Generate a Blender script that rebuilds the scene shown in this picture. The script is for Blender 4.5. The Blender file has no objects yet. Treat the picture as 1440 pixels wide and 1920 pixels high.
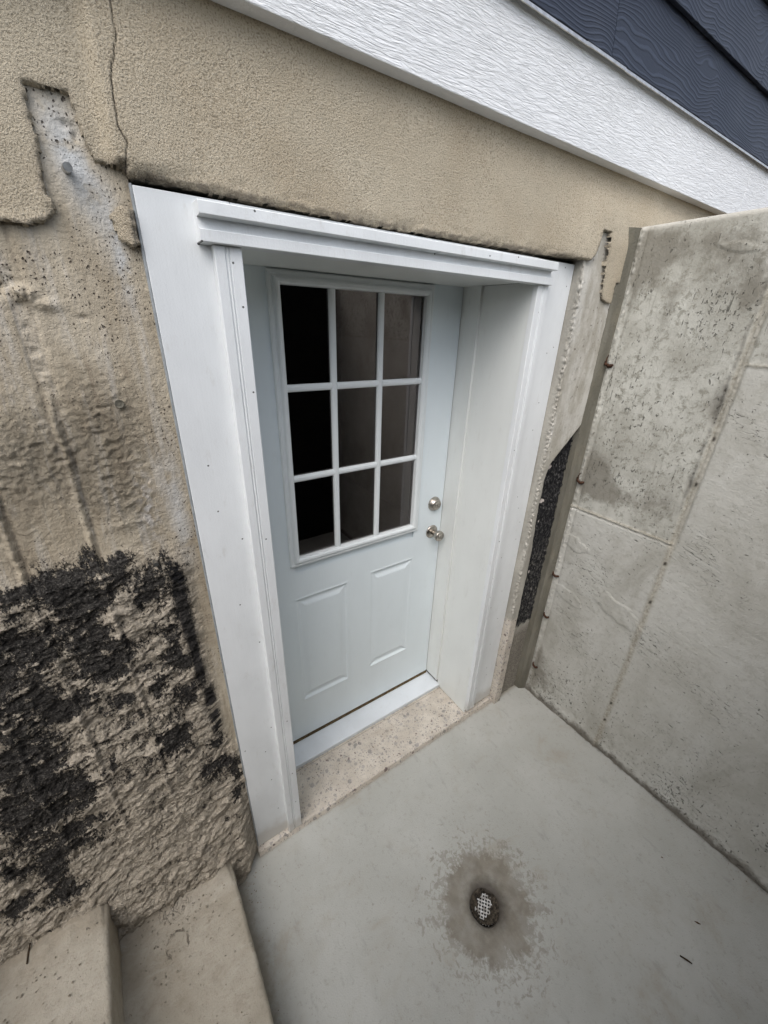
import bpy, bmesh, math, random
import numpy as np
from mathutils import Vector, Matrix

S = bpy.context.scene
COL = S.collection
rad = math.radians

# ------------------------------------------------------------------ camera
def camera_matrix(yaw, pitch, roll, loc):
    cy, sy, cp, sp = math.cos(yaw), math.sin(yaw), math.cos(pitch), math.sin(pitch)
    fw = Vector((sy * cp, cy * cp, -sp)); rt = Vector((cy, -sy, 0)); up = rt.cross(fw)
    c, s = math.cos(roll), math.sin(roll)
    r2 = c * rt + s * up; u2 = -s * rt + c * up
    m = Matrix(((r2.x, u2.x, -fw.x, loc[0]), (r2.y, u2.y, -fw.y, loc[1]), (r2.z, u2.z, -fw.z, loc[2]), (0, 0, 0, 1)))
    return m
cam = bpy.data.cameras.new('camera')
cam.sensor_fit = 'HORIZONTAL'; cam.sensor_width = 36; cam.lens = 36 * 745.06 / 1440
cam.clip_start = 0.02; cam.clip_end = 500
camo = bpy.data.objects.new('camera', cam); COL.objects.link(camo)
camo.matrix_world = camera_matrix(rad(34.6024), rad(25.1277), rad(1.7821), (-1.17226, -1.22883, 1.86278))
S.camera = camo

# ------------------------------------------------------------------ light
SUN_EL, SUN_AZ = 52, 228          # degrees; azimuth clockwise from +y
SKY = 0.15; SUN = 1.2; EXPOSURE = 0.60
w = bpy.data.worlds.new('World'); S.world = w; w.use_nodes = True
nt = w.node_tree; nt.nodes.clear()
sky = nt.nodes.new('ShaderNodeTexSky'); sky.sky_type = 'NISHITA'; sky.sun_disc = False
sky.sun_elevation = rad(SUN_EL); sky.sun_rotation = rad(SUN_AZ); sky.dust_density = 3; sky.air_density = 1.0
hs = nt.nodes.new('ShaderNodeHueSaturation'); hs.inputs['Saturation'].default_value = 0.52   # cloud cover
bg = nt.nodes.new('ShaderNodeBackground'); bg.inputs[1].default_value = SKY
wo = nt.nodes.new('ShaderNodeOutputWorld')
nt.links.new(sky.outputs[0], hs.inputs['Color']); nt.links.new(hs.outputs[0], bg.inputs[0]); nt.links.new(bg.outputs[0], wo.inputs[0])
sl = bpy.data.lights.new('sun', 'SUN'); sl.energy = SUN; sl.angle = rad(60); sl.color = (1, 0.985, 0.965)
so = bpy.data.objects.new('sun', sl); COL.objects.link(so)
d = Vector((math.sin(rad(SUN_AZ)) * math.cos(rad(SUN_EL)), math.cos(rad(SUN_AZ)) * math.cos(rad(SUN_EL)), math.sin(rad(SUN_EL))))
so.rotation_euler = d.to_track_quat('Z', 'Y').to_euler(); so.location = d * 20
S.view_settings.view_transform = 'Standard'; S.view_settings.look = 'None'
S.view_settings.exposure = EXPOSURE; S.view_settings.gamma = 1
S.cycles.max_bounces = 8; S.cycles.diffuse_bounces = 5

# ------------------------------------------------------------------ numpy noise
def perlin(x, y, seed=0):
    r = np.random.RandomState(seed); P = r.permutation(256); P = np.concatenate([P, P])
    ang = r.rand(256) * 2 * np.pi; gx, gy = np.cos(ang), np.sin(ang)
    xi = np.floor(x).astype(int); yi = np.floor(y).astype(int); xf = x - xi; yf = y - yi
    u = xf ** 3 * (xf * (xf * 6 - 15) + 10); v = yf ** 3 * (yf * (yf * 6 - 15) + 10)
    def g(ix, iy, dx, dy):
        h = P[P[ix & 255] + (iy & 255)]; return gx[h] * dx + gy[h] * dy
    a = g(xi, yi, xf, yf); b = g(xi + 1, yi, xf - 1, yf); c = g(xi, yi + 1, xf, yf - 1); e = g(xi + 1, yi + 1, xf - 1, yf - 1)
    return ((a + (b - a) * u) * (1 - v) + (c + (e - c) * u) * v) * 1.5
def fbm(x, y, seed=0, octv=4, gain=0.5):
    s = 0; a = 1; t = 0
    for o in range(octv):
        s = s + a * perlin(x * 2 ** o, y * 2 ** o, seed + o * 7); t += a; a *= gain
    return s / t
def ridged(x, y, seed=0, octv=4):
    s = 0; a = 1; t = 0
    for o in range(octv):
        s = s + a * (1 - np.abs(perlin(x * 2 ** o, y * 2 ** o, seed + o * 7)) * 1.6); t += a; a *= 0.5
    return s / t
def sst(a, b, x):
    t = np.clip((x - a) / (b - a), 0, 1); return t * t * (3 - 2 * t)
def poly_sd(px, py, pts):
    """signed distance to a polygon, positive inside"""
    dmin = np.full(px.shape, 1e9); ins = np.zeros(px.shape, bool); n = len(pts)
    for i in range(n):
        ax, ay = pts[i]; bx, by = pts[(i + 1) % n]
        ex, ey = bx - ax, by - ay
        t = np.clip(((px - ax) * ex + (py - ay) * ey) / (ex * ex + ey * ey + 1e-12), 0, 1)
        dmin = np.minimum(dmin, np.hypot(px - ax - t * ex, py - ay - t * ey))
        c = ((ay > py) != (by > py))
        with np.errstate(divide='ignore', invalid='ignore'):
            xx = ax + (py - ay) * ex / (ey if abs(ey) > 1e-12 else 1e-12)
        ins ^= c & (px < xx)
    return np.where(ins, dmin, -dmin)
def line_d(px, py, pts):
    dmin = np.full(px.shape, 1e9)
    for (ax, ay), (bx, by) in zip(pts[:-1], pts[1:]):
        ex, ey = bx - ax, by - ay
        t = np.clip(((px - ax) * ex + (py - ay) * ey) / (ex * ex + ey * ey + 1e-12), 0, 1)
        dmin = np.minimum(dmin, np.hypot(px - ax - t * ex, py - ay - t * ey))
    return dmin

# ------------------------------------------------------------------ object helpers
def thing(name, label, cat, loc=(0, 0, 0), group=None, kind=None):
    o = bpy.data.objects.new(name, None); o.empty_display_size = 0.05; COL.objects.link(o); o.location = loc
    tag(o, label, cat, group, kind or 'thing'); return o
def tag(o, label=None, cat=None, group=None, kind=None):
    if label: o['label'] = label
    if cat: o['category'] = cat
    if group: o['group'] = group
    if kind: o['kind'] = kind
    return o
def wloc(p):
    v = Vector((0, 0, 0))
    while p is not None: v = v + p.location; p = p.parent
    return v
def finish(name, me, m, parent=None, label=None, smooth=False):
    if m is not None: me.materials.append(m)
    o = bpy.data.objects.new(name, me); COL.objects.link(o)
    if parent is not None:
        off = wloc(parent); me.transform(Matrix.Translation(-off)); o.parent = parent
    if smooth:
        me.polygons.foreach_set('use_smooth', np.ones(len(me.polygons), bool))
    if label: o['label'] = label
    return o
def from_bm(name, bm, m, parent=None, label=None, smooth=False):
    me = bpy.data.meshes.new(name); bmesh.ops.recalc_face_normals(bm, faces=bm.faces); bm.to_mesh(me); bm.free()
    return finish(name, me, m, parent, label, smooth)
def grid(name, P, m, parent=None, keep=None, attrs=None, flip=False, smooth=True, label=None):
    nx, ny = P.shape[:2]
    idx = np.arange(nx * ny).reshape(nx, ny)
    q = np.stack([idx[:-1, :-1], idx[1:, :-1], idx[1:, 1:], idx[:-1, 1:]], -1)
    if keep is not None:
        k = keep[:-1, :-1] & keep[1:, :-1] & keep[1:, 1:] & keep[:-1, 1:]; q = q[k]
    q = q.reshape(-1, 4)
    if flip: q = q[:, ::-1]
    used, inv = np.unique(q.ravel(), return_inverse=True)
    V = P.reshape(-1, 3)[used]; F = inv.reshape(-1, 4)
    me = bpy.data.meshes.new(name)
    me.vertices.add(len(V)); me.vertices.foreach_set('co', V.astype(np.float32).ravel())
    me.loops.add(F.size); me.loops.foreach_set('vertex_index', F.astype(np.int32).ravel())
    me.polygons.add(len(F)); me.polygons.foreach_set('loop_start', np.arange(0, F.size, 4, dtype=np.int32))
    me.polygons.foreach_set('loop_total', np.full(len(F), 4, np.int32))
    me.update(calc_edges=True)
    for n, a in (attrs or {}).items():
        at = me.attributes.new(n, 'FLOAT', 'POINT'); at.data.foreach_set('value', a.reshape(-1)[used].astype(np.float32))
    return finish(name, me, m, parent, label, smooth)
def box(bm, x0, x1, y0, y1, z0, z1, bev=0.0, seg=2):
    r = bmesh.ops.create_cube(bm, size=1)
    for v in r['verts']:
        v.co = Vector(((x0 + x1) / 2 + v.co.x * (x1 - x0), (y0 + y1) / 2 + v.co.y * (y1 - y0), (z0 + z1) / 2 + v.co.z * (z1 - z0)))
    if bev:
        es = list({e for v in r['verts'] for e in v.link_edges})
        bmesh.ops.bevel(bm, geom=es, offset=bev, segments=seg, affect='EDGES', profile=0.5)
def prism(bm, pts, fn):
    """closed polygon of (a, b) pairs swept between two ends; fn(a, b, t) -> xyz for t = 0 and 1"""
    A = [bm.verts.new(fn(a, b, 0)) for a, b in pts]; B = [bm.verts.new(fn(a, b, 1)) for a, b in pts]
    n = len(pts)
    for i in range(n): bm.faces.new((A[i], A[(i + 1) % n], B[(i + 1) % n], B[i]))
    bm.faces.new(A[::-1]); bm.faces.new(B)
def lathe(bm, prof, c, axis='-y', seg=40):
    """prof: (radius, distance along axis)"""
    rings = []
    for r, t in prof:
        ring = []
        for k in range(seg):
            a = 2 * math.pi * k / seg; u, v = r * math.cos(a), r * math.sin(a)
            if axis == '-y': p = (c[0] + u, c[1] - t, c[2] + v)
            else: p = (c[0] + u, c[1] + v, c[2] + t)
            ring.append(bm.verts.new(p))
        rings.append(ring)
    for a, b in zip(rings[:-1], rings[1:]):
        for k in range(seg): bm.faces.new((a[k], a[(k + 1) % seg], b[(k + 1) % seg], b[k]))
    bm.faces.new(rings[0]); bm.faces.new(rings[-1])
def tube(bm, pts, r, seg=8, squash=None):
    pts = [Vector(p) for p in pts]; rings = []
    for i, p in enumerate(pts):
        t = (pts[min(i + 1, len(pts) - 1)] - pts[max(i - 1, 0)]).normalized()
        u = t.orthogonal().normalized() if abs(t.z) > 0.9 else t.cross(Vector((0, 0, 1))).normalized(); v = t.cross(u)
        rr = r[i] if isinstance(r, (list, tuple)) else r
        rings.append([bm.verts.new(p + rr * (math.cos(2 * math.pi * k / seg) * u + math.sin(2 * math.pi * k / seg) * v * (squash or 1))) for k in range(seg)])
    for a, b in zip(rings[:-1], rings[1:]):
        for k in range(seg): bm.faces.new((a[k], a[(k + 1) % seg], b[(k + 1) % seg], b[k]))
    bm.faces.new(rings[0]); bm.faces.new(rings[-1])
def axis_samples(*segs):
    """(a, b, step) pieces joined into one increasing coordinate list"""
    out = []
    for a, b, st in segs:
        n = max(1, int(round((b - a) / st))); out += list(np.linspace(a, b, n, endpoint=False))
    out.append(segs[-1][1]); return np.array(out)

# ------------------------------------------------------------------ node helpers
class N:
    def __init__(s, name):
        s.mat = bpy.data.materials.new(name); s.mat.use_nodes = True; s.t = s.mat.node_tree; s.t.nodes.clear()
        s.out = s.t.nodes.new('ShaderNodeOutputMaterial'); s._pos = None
    def new(s, k): return s.t.nodes.new('ShaderNode' + k)
    def ln(s, a, b):
        if hasattr(a, 'is_linked') or isinstance(a, bpy.types.NodeSocket): s.t.links.new(a, b)
        else: b.default_value = a
    def pos(s):
        if s._pos is None: s._pos = s.new('NewGeometry').outputs['Position']
        return s._pos
    def vm(s, op, a, b=None):
        n = s.new('VectorMath'); n.operation = op; s.ln(a, n.inputs[0])
        if b is not None: s.ln(b, n.inputs[1])
        return n.outputs['Value'] if op in ('LENGTH', 'DOT_PRODUCT', 'DISTANCE') else n.outputs[0]
    def sc(s, k, v=None): return s.vm('MULTIPLY', v or s.pos(), k)
    def sep(s, v=None):
        n = s.new('SeparateXYZ'); s.ln(v or s.pos(), n.inputs[0]); return n.outputs
    def comb(s, x, y, z):
        n = s.new('CombineXYZ'); s.ln(x, n.inputs[0]); s.ln(y, n.inputs[1]); s.ln(z, n.inputs[2]); return n.outputs[0]
    def noise(s, v, scale=1, det=4, rough=0.55, dist=0):
        n = s.new('TexNoise'); s.ln(v, n.inputs['Vector']); n.inputs['Scale'].default_value = scale; n.inputs['Detail'].default_value = det
        n.inputs['Roughness'].default_value = rough; n.inputs['Distortion'].default_value = dist; return n.outputs[0]
    def vor(s, v, scale=1, feat='F1', rnd=1.0):
        n = s.new('TexVoronoi'); n.feature = feat; s.ln(v, n.inputs['Vector']); n.inputs['Scale'].default_value = scale
        n.inputs['Randomness'].default_value = rnd; return n.outputs
    def m(s, op, a, b=0.0, c=None, clamp=False):
        n = s.new('Math'); n.operation = op; n.use_clamp = clamp; s.ln(a, n.inputs[0]); s.ln(b, n.inputs[1])
        if c is not None: s.ln(c, n.inputs[2])
        return n.outputs[0]
    def mul(s, *a):
        r = a[0]
        for b in a[1:]: r = s.m('MULTIPLY', r, b)
        return r
    def add(s, *a):
        r = a[0]
        for b in a[1:]: r = s.m('ADD', r, b)
        return r
    def rng(s, x, a, b, lo=0.0, hi=1.0):
        n = s.new('MapRange'); n.interpolation_type = 'SMOOTHSTEP' ; n.clamp = True
        s.ln(x, n.inputs[0]); s.ln(a, n.inputs[1]); s.ln(b, n.inputs[2]); s.ln(lo, n.inputs[3]); s.ln(hi, n.inputs[4]); return n.outputs[0]
    def mix(s, f, a, b, mode='MIX'):
        n = s.new('Mix'); n.data_type = 'RGBA'; n.blend_type = mode; n.clamp_factor = True
        s.ln(f, n.inputs[0])
        for v, i in ((a, 6), (b, 7)):
            if isinstance(v, tuple): n.inputs[i].default_value = (*v[:3], 1)
            else: s.ln(v, n.inputs[i])
        return n.outputs[2]
    def attr(s, name):
        n = s.new('Attribute'); n.attribute_name = name; return n.outputs['Fac']
    def bump(s, h, dist, strength=1.0, normal=None):
        n = s.new('Bump'); n.inputs['Distance'].default_value = dist; n.inputs['Strength'].default_value = strength
        s.ln(h, n.inputs['Height'])
        if normal is not None: s.ln(normal, n.inputs['Normal'])
        return n.outputs[0]
    def done(s, color, rough=0.8, normal=None, metal=0.0, spec=0.4):
        p = s.new('BsdfPrincipled')
        if isinstance(color, tuple): p.inputs['Base Color'].default_value = (*color, 1)
        else: s.ln(color, p.inputs['Base Color'])
        s.ln(rough, p.inputs['Roughness']); p.inputs['Metallic'].default_value = metal; p.inputs['Specular IOR Level'].default_value = spec
        if normal is not None: s.ln(normal, p.inputs['Normal'])
        s.t.links.new(p.outputs[0], s.out.inputs[0]); return s.mat

# ------------------------------------------------------------------ materials
def m_stucco():
    n = N('stucco'); p = n.pos()
    big = n.noise(p, 3.5, 5, 0.6); mid = n.noise(p, 28, 4, 0.6)
    c = n.mix(n.rng(big, 0.32, 0.68), (0.49, 0.415, 0.305), (0.60, 0.53, 0.41))
    c = n.mix(n.mul(n.rng(mid, 0.45, 0.75), 0.35), c, (0.40, 0.35, 0.26))
    hgt = n.noise(p, 330, 3, 0.68, 0.0); h2 = n.noise(p, 110, 3, 0.6)
    h = n.add(n.mul(hgt, 1.0), n.mul(h2, 0.35))
    c = n.mix(n.mul(n.rng(hgt, 0.36, 0.47, 1.0, 0.0), 0.62), c, (0.19, 0.155, 0.11))
    c = n.mix(n.mul(n.rng(hgt, 0.53, 0.64), 0.45), c, (0.68, 0.62, 0.51))
    ed = n.mul(n.attr('edge'), n.rng(n.noise(p, 45, 4), 0.32, 0.55))
    c = n.mix(n.mul(ed, 0.75), c, (0.17, 0.145, 0.12))
    c = n.mix(n.mul(n.attr('crack'), 0.85), c, (0.05, 0.042, 0.035))
    return n.done(c, 0.95, n.bump(h, 0.0052, 1.0), spec=0.15)
def m_house_concrete():
    n = N('old_concrete'); p = n.pos(); x, y, z = n.sep()
    big = n.noise(n.sc((9, 9, 3.2)), 1, 5, 0.6, 0.3); mid = n.noise(p, 30, 5, 0.65); fine = n.noise(p, 170, 4, 0.65)
    strk = n.noise(n.sc((34, 34, 4)), 1, 5, 0.65, 0.4)
    c = n.mix(n.rng(big, 0.3, 0.7), (0.35, 0.295, 0.215), (0.53, 0.47, 0.37))
    c = n.mix(n.mul(n.rng(mid, 0.5, 0.72), 0.4), c, (0.36, 0.305, 0.23))
    c = n.mix(n.mul(n.rng(strk, 0.50, 0.72), 0.5), c, (0.58, 0.55, 0.50))
    c = n.mix(n.mul(n.rng(strk, 0.45, 0.30), 0.6), c, (0.27, 0.22, 0.16))
    c = n.mix(n.mul(n.attr('grey'), n.rng(n.noise(p, 22, 4), 0.30, 0.55)), c, (0.53, 0.54, 0.54))
    c = n.mix(n.attr('pale'), c, (0.60, 0.58, 0.56))
    c = n.mix(n.mul(n.rng(fine, 0.40, 0.30), 0.35), c, (0.20, 0.17, 0.13))
    c = n.mix(n.attr('seam'), c, (0.12, 0.098, 0.075))
    # bug holes
    pw = n.vm('ADD', p, n.sc((0.010,) * 3, n.new_noise_color(p, 80)))
    hole = None
    for sc_, lo, rr in ((95, 0.45, 0.20), (170, 0.5, 0.26), (48, 0.80, 0.13)):
        v = n.vor2(n.sep(pw)[0], n.mul(n.sep(pw)[2], 0.8), sc_); cell = n.sep(v[1])[0]; q = n.mul(n.rng(cell, lo, 1.0), n.rng(n.noise(p, 12, 3), 0.35, 0.6))
        k = n.rng(v[0], n.mul(rr, q), n.mul(rr * 0.4, q)); hole = k if hole is None else n.m('MAXIMUM', hole, k)
    hole = n.mul(hole, n.attr('smooth'))
    c = n.mix(n.mul(hole, 0.85), c, (0.075, 0.06, 0.05))
    c = n.mix(n.mul(n.attr('rough'), n.rng(n.noise(p, 85, 6, 0.78, 0.6), 0.45, 0.33), 0.42), c, (0.25, 0.21, 0.155))
    soil = n.attr('soil')
    lay = n.noise(n.vm('MULTIPLY', n.vm('ADD', p, n.comb(0.0, 0.0, n.mul(x, -0.14))), (38, 38, 78)), 1, 6, 0.75, 1.0)
    sc_ = n.mix(n.rng(lay, 0.34, 0.66), (0.36, 0.312, 0.245), (0.68, 0.605, 0.495))
    sc_ = n.mix(n.mul(n.rng(n.noise(p, 260, 3, 0.7), 0.42, 0.60), 0.5), sc_, (0.46, 0.405, 0.325))
    flake = n.mul(n.rng(n.add(n.noise(n.sc((15, 15, 24)), 1, 5, 0.6, 0.6), n.mul(n.m('SUBTRACT', n.attr('crust'), 0.95), 0.16)), 0.56, 0.64), soil)
    sc_ = n.mix(n.mul(flake, 0.8), sc_, n.mix(n.rng(fine, 0.35, 0.65), (0.52, 0.45, 0.355), (0.70, 0.625, 0.52)))
    c = n.mix(soil, c, sc_)
    # bitumen remnants
    tn = n.noise(n.vm('MULTIPLY', n.vm('ADD', p, n.comb(0.0, 0.0, n.mul(x, 0.5))), (80, 80, 24)), 1, 6, 0.78, 0.6); tf = n.noise(p, 240, 4, 0.75); tb = n.noise(n.sc((18, 18, 22)), 1, 3, 0.6)
    tar = n.attr('tar')
    t = n.rng(n.add(n.mul(tar, 0.84), n.mul(n.m('SUBTRACT', tn, 0.5), 3.0), n.mul(n.m('SUBTRACT', tf, 0.5), 2.0), n.mul(n.m('SUBTRACT', tb, 0.5), 1.8), n.mul(flake, -0.35)), 0.46, 0.66)
    t = n.mul(t, n.rng(tar, 0.10, 0.25))
    tcol = n.mix(n.rng(n.noise(p, 170, 5, 0.78), 0.46, 0.66), (0.010, 0.010, 0.012), (0.14, 0.132, 0.12))
    c = n.mix(n.mul(t, 0.95), c, tcol)
    spray = n.attr('spray')
    sp = n.rng(n.add(spray, n.mul(n.m('SUBTRACT', n.noise(p, 330, 2), 0.5), 0.8), n.mul(n.m('SUBTRACT', tn, 0.5), 0.9)), 0.22, 0.80)
    c = n.mix(n.mul(sp, 0.95), c, (0.016, 0.016, 0.018))
    h = n.add(n.mul(mid, 0.5), n.mul(fine, 0.45), n.mul(hole, -0.7), n.mul(strk, 0.3))
    hs_ = n.add(n.mul(lay, 0.5), n.mul(fine, 1.2), n.mul(n.noise(p, 80, 6, 0.78), 1.3))
    rg = n.noise(p, 85, 6, 0.78, 0.6); h = n.add(h, n.mul(rg, n.mul(n.attr('rough'), 2.4)))
    h = n.add(h, n.mul(hs_, soil), n.mul(n.noise(n.sc((260, 260, 120)), 1, 3, 0.6), n.mul(t, 1.3)))
    return n.done(c, n.mix(t, (0.93,) * 3, (0.48,) * 3), n.bump(h, 0.007, 1.0), spec=0.2)
def m_right_concrete():
    n = N('grey_concrete_patch'); p = n.pos()
    big = n.noise(n.sc((16, 16, 4)), 1, 5, 0.6, 0.4); fine = n.noise(p, 160, 4, 0.65)
    c = n.mix(n.rng(big, 0.3, 0.7), (0.31, 0.295, 0.26), (0.46, 0.44, 0.39))
    c = n.mix(n.mul(n.attr('light'), 0.85), c, n.mix(n.rng(n.noise(n.sc((22, 22, 8)), 1, 5, 0.65), 0.35, 0.68), (0.40, 0.375, 0.32), (0.60, 0.585, 0.54)))
    v = n.noise(n.sc((95, 95, 55)), 1, 3, 0.6, 0.6)
    hole = n.mul(n.rng(v, 0.66, 0.71), n.attr('light'))
    c = n.mix(n.mul(n.rng(n.noise(p, 70, 5, 0.75), 0.52, 0.68), 0.4), c, (0.28, 0.255, 0.21))
    c = n.mix(hole, c, (0.06, 0.03, 0.03))
    # cut aggregate of the low piece
    ag = n.attr('cut'); c = n.mix(ag, c, terrazzo(n))
    tar = n.attr('tar'); tn = n.noise(n.sc((70, 70, 35)), 1, 6, 0.72, 0.4)
    t = n.rng(n.add(tar, n.mul(n.m('SUBTRACT', tn, 0.5), 0.9)), 0.40, 0.62)
    tcol = n.mix(n.rng(n.noise(n.sc((150, 150, 60)), 1, 5, 0.7), 0.48, 0.72), (0.012, 0.012, 0.014), (0.16, 0.155, 0.15))
    c = n.mix(t, c, tcol)
    c = n.mix(n.attr('chip'), c, (0.55, 0.50, 0.47))
    d_ = n.attr('low'); c = n.mix(n.mul(d_, 0.8), c, n.mix(n.rng(n.noise(p, 150, 4, 0.7), 0.35, 0.65), (0.10, 0.088, 0.07), (0.26, 0.235, 0.20)))
    h = n.add(n.mul(fine, 0.5), n.mul(n.noise(n.sc((120, 120, 60)), 1, 5, 0.7), n.mul(t, 2.0)), n.mul(hole, -1.0))
    return n.done(c, 0.88, n.bump(h, 0.005, 1.0), spec=0.25)
def terrazzo(n):
    p = n.pos(); wp = n.vm('ADD', p, n.sc((0.014,) * 3, n.new_noise_color(p, 75)))
    base = n.mix(n.rng(n.noise(p, 14, 4), 0.3, 0.7), (0.50, 0.45, 0.385), (0.62, 0.57, 0.50))
    base = n.mix(n.mul(n.rng(n.noise(p, 260, 3, 0.7), 0.5, 0.7), 0.4), base, (0.42, 0.37, 0.31))
    for sc_, thr, rr, dark in ((48, 0.50, 0.52, 0.95), (80, 0.30, 0.50, 0.85), (130, 0.2, 0.5, 0.7), (220, 0.2, 0.5, 0.5)):
        v = n.vor(wp, sc_); cs = n.sep(v[1])
        f = n.mul(n.rng(v[0], n.mul(rr, n.rng(cs[0], thr, 1.0)), n.mul(rr * 0.75, n.rng(cs[0], thr, 1.0))), n.m('GREATER_THAN', cs[0], thr + 0.08))
        col = n.mix(cs[1], (0.25, 0.235, 0.225), (0.43, 0.40, 0.37)); col = n.mix(n.m('GREATER_THAN', cs[2], 0.9), col, (0.14, 0.10, 0.10))
        base = n.mix(n.mul(f, dark), base, col)
    return base
def _nnc(s, v, scale):
    n = s.new('TexNoise'); s.ln(v, n.inputs['Vector']); n.inputs['Scale'].default_value = scale; return n.outputs[1]
N.new_noise_color = _nnc
def _vor2(s, a, b, scale):
    n = s.new('TexVoronoi'); n.voronoi_dimensions = '2D'; s.ln(s.comb(a, b, 0.0), n.inputs['Vector']); n.inputs['Scale'].default_value = scale; return n.outputs
N.vor2 = _vor2
def m_terrazzo():
    n = N('cut_concrete'); p = n.pos()
    c = terrazzo(n); x, y, z = n.sep()
    ln = n.m('ABSOLUTE', n.m('SUBTRACT', y, n.add(-0.115, n.mul(0.004, n.noise(n.sc((5, 5, 5)))))))
    c = n.mix(n.mul(n.rng(ln, 0.0022, 0.0008), 0.55), c, (0.22, 0.19, 0.15))
    c = n.mix(n.mul(n.rng(n.noise(n.sc((6, 18, 6)), 1, 4), 0.5, 0.75), 0.45), c, (0.40, 0.33, 0.26))
    return n.done(c, 0.75, n.bump(n.noise(p, 220, 3), 0.0012), spec=0.3)
def m_floor():
    n = N('floor_concrete'); p = n.pos(); x, y, z = n.sep()
    big = n.noise(p, 2.6, 5, 0.6, 0.4); mid = n.noise(p, 17, 4, 0.6); fine = n.noise(p, 240, 3, 0.6)
    c = n.mix(n.rng(big, 0.3, 0.7), (0.385, 0.385, 0.355), (0.45, 0.45, 0.422))
    c = n.mix(n.mul(n.rng(mid, 0.5, 0.75), 0.35), c, (0.365, 0.345, 0.30))
    st = n.noise(n.sc((26, 11, 1), n.vm('ADD', p, (3, 2, 0))), 1, 4, 0.65)
    c = n.mix(n.mul(n.rng(st, 0.57, 0.72), 0.38), c, (0.27, 0.265, 0.245))
    sp = n.vor(p, 23); cell = n.sep(sp[1])[0]
    c = n.mix(n.mul(n.rng(sp[0], n.mul(0.13, n.rng(cell, 0.80, 1.0)), 0.0), 0.6), c, (0.22, 0.21, 0.19))
    g2 = n.vor2(x, y, 120); gc = n.sep(g2[1])[0]
    c = n.mix(n.mul(n.rng(g2[0], n.mul(0.26, n.rng(gc, 0.86, 1.0)), 0.0), 0.55), c, (0.17, 0.155, 0.13))
    c = n.mix(n.mul(n.rng(n.noise(p, 70, 5, 0.75), 0.54, 0.70), 0.45), c, (0.27, 0.255, 0.22))
    c = n.mix(n.mul(n.rng(n.noise(n.sc((4, 4, 4), n.vm('ADD', p, (7, 1, 0))), 1, 5, 0.7, 0.6), 0.53, 0.70), 0.45), c, (0.32, 0.285, 0.225))
    # wet patch round the drain with splash tongues
    q = n.vm('SUBTRACT', n.vm('MULTIPLY', p, (1, 1, 0)), (-0.445, -0.893, 0)); r = n.vm('LENGTH', q)
    dirv = n.vm('NORMALIZE', q); dx, dy, _ = n.sep(dirv)
    a1 = n.noise(n.comb(n.mul(dx, 2.2), n.mul(dy, 2.2), 0.0), 1, 5, 0.6)
    a2 = n.noise(n.comb(n.mul(dx, 7), n.mul(dy, 7), n.mul(r, 5)), 1, 4, 0.65)
    a3 = n.noise(n.comb(n.mul(dx, 9), n.mul(dy, 9), n.mul(r, 55)), 1, 3, 0.6, 0.8)
    iso = n.noise(p, 60, 4, 0.62)
    R = n.add(0.155, n.mul(n.m('SUBTRACT', a1, 0.5), 0.15), n.mul(n.m('SUBTRACT', a2, 0.5), 0.07), n.mul(n.m('SUBTRACT', iso, 0.5), 0.09), n.mul(n.m('SUBTRACT', n.noise(p, 170, 3), 0.5), 0.03))
    core = n.rng(n.m('SUBTRACT', R, r), -0.014, 0.016)
    spl = n.mul(n.rng(n.add(n.mul(a3, 0.80), n.mul(iso, 0.30), n.mul(a2, 0.4)), n.rng(r, 0.14, 0.30, 0.68, 0.86), n.rng(r, 0.14, 0.30, 0.80, 0.97)), n.rng(r, 0.33, 0.24))
    wet = n.m('MAXIMUM', core, n.mul(spl, 0.65))
    wc = n.mix(n.rng(n.noise(p, 30, 4), 0.3, 0.7), (0.175, 0.152, 0.118), (0.225, 0.202, 0.162))
    c = n.mix(n.mul(wet, n.rng(n.noise(p, 22, 4), 0.3, 0.65, 0.62, 0.88)), c, wc)
    c = n.mix(n.rng(n.add(r, n.mul(n.noise(p, 60, 3), 0.02)), 0.105, 0.046), c, (0.06, 0.05, 0.04))
    e3 = n.rng(n.add(x, n.mul(n.noise(p, 12, 5, 0.7), -0.10)), -1.165, -1.215)
    c = n.mix(n.mul(e3, 0.75), c, n.mix(n.noise(p, 60, 4), (0.17, 0.145, 0.105), (0.30, 0.265, 0.205)))
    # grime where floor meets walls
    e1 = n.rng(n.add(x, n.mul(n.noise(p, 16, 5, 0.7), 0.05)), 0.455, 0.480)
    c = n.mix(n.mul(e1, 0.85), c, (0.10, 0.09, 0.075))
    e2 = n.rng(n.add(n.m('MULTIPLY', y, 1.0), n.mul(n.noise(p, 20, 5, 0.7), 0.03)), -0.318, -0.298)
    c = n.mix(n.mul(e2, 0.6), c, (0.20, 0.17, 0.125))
    h = n.add(n.mul(fine, 0.6), n.mul(mid, 0.5))
    return n.done(c, n.mix(wet, (0.80,) * 3, (0.55,) * 3), n.bump(h, 0.0016), spec=0.3)
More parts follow.
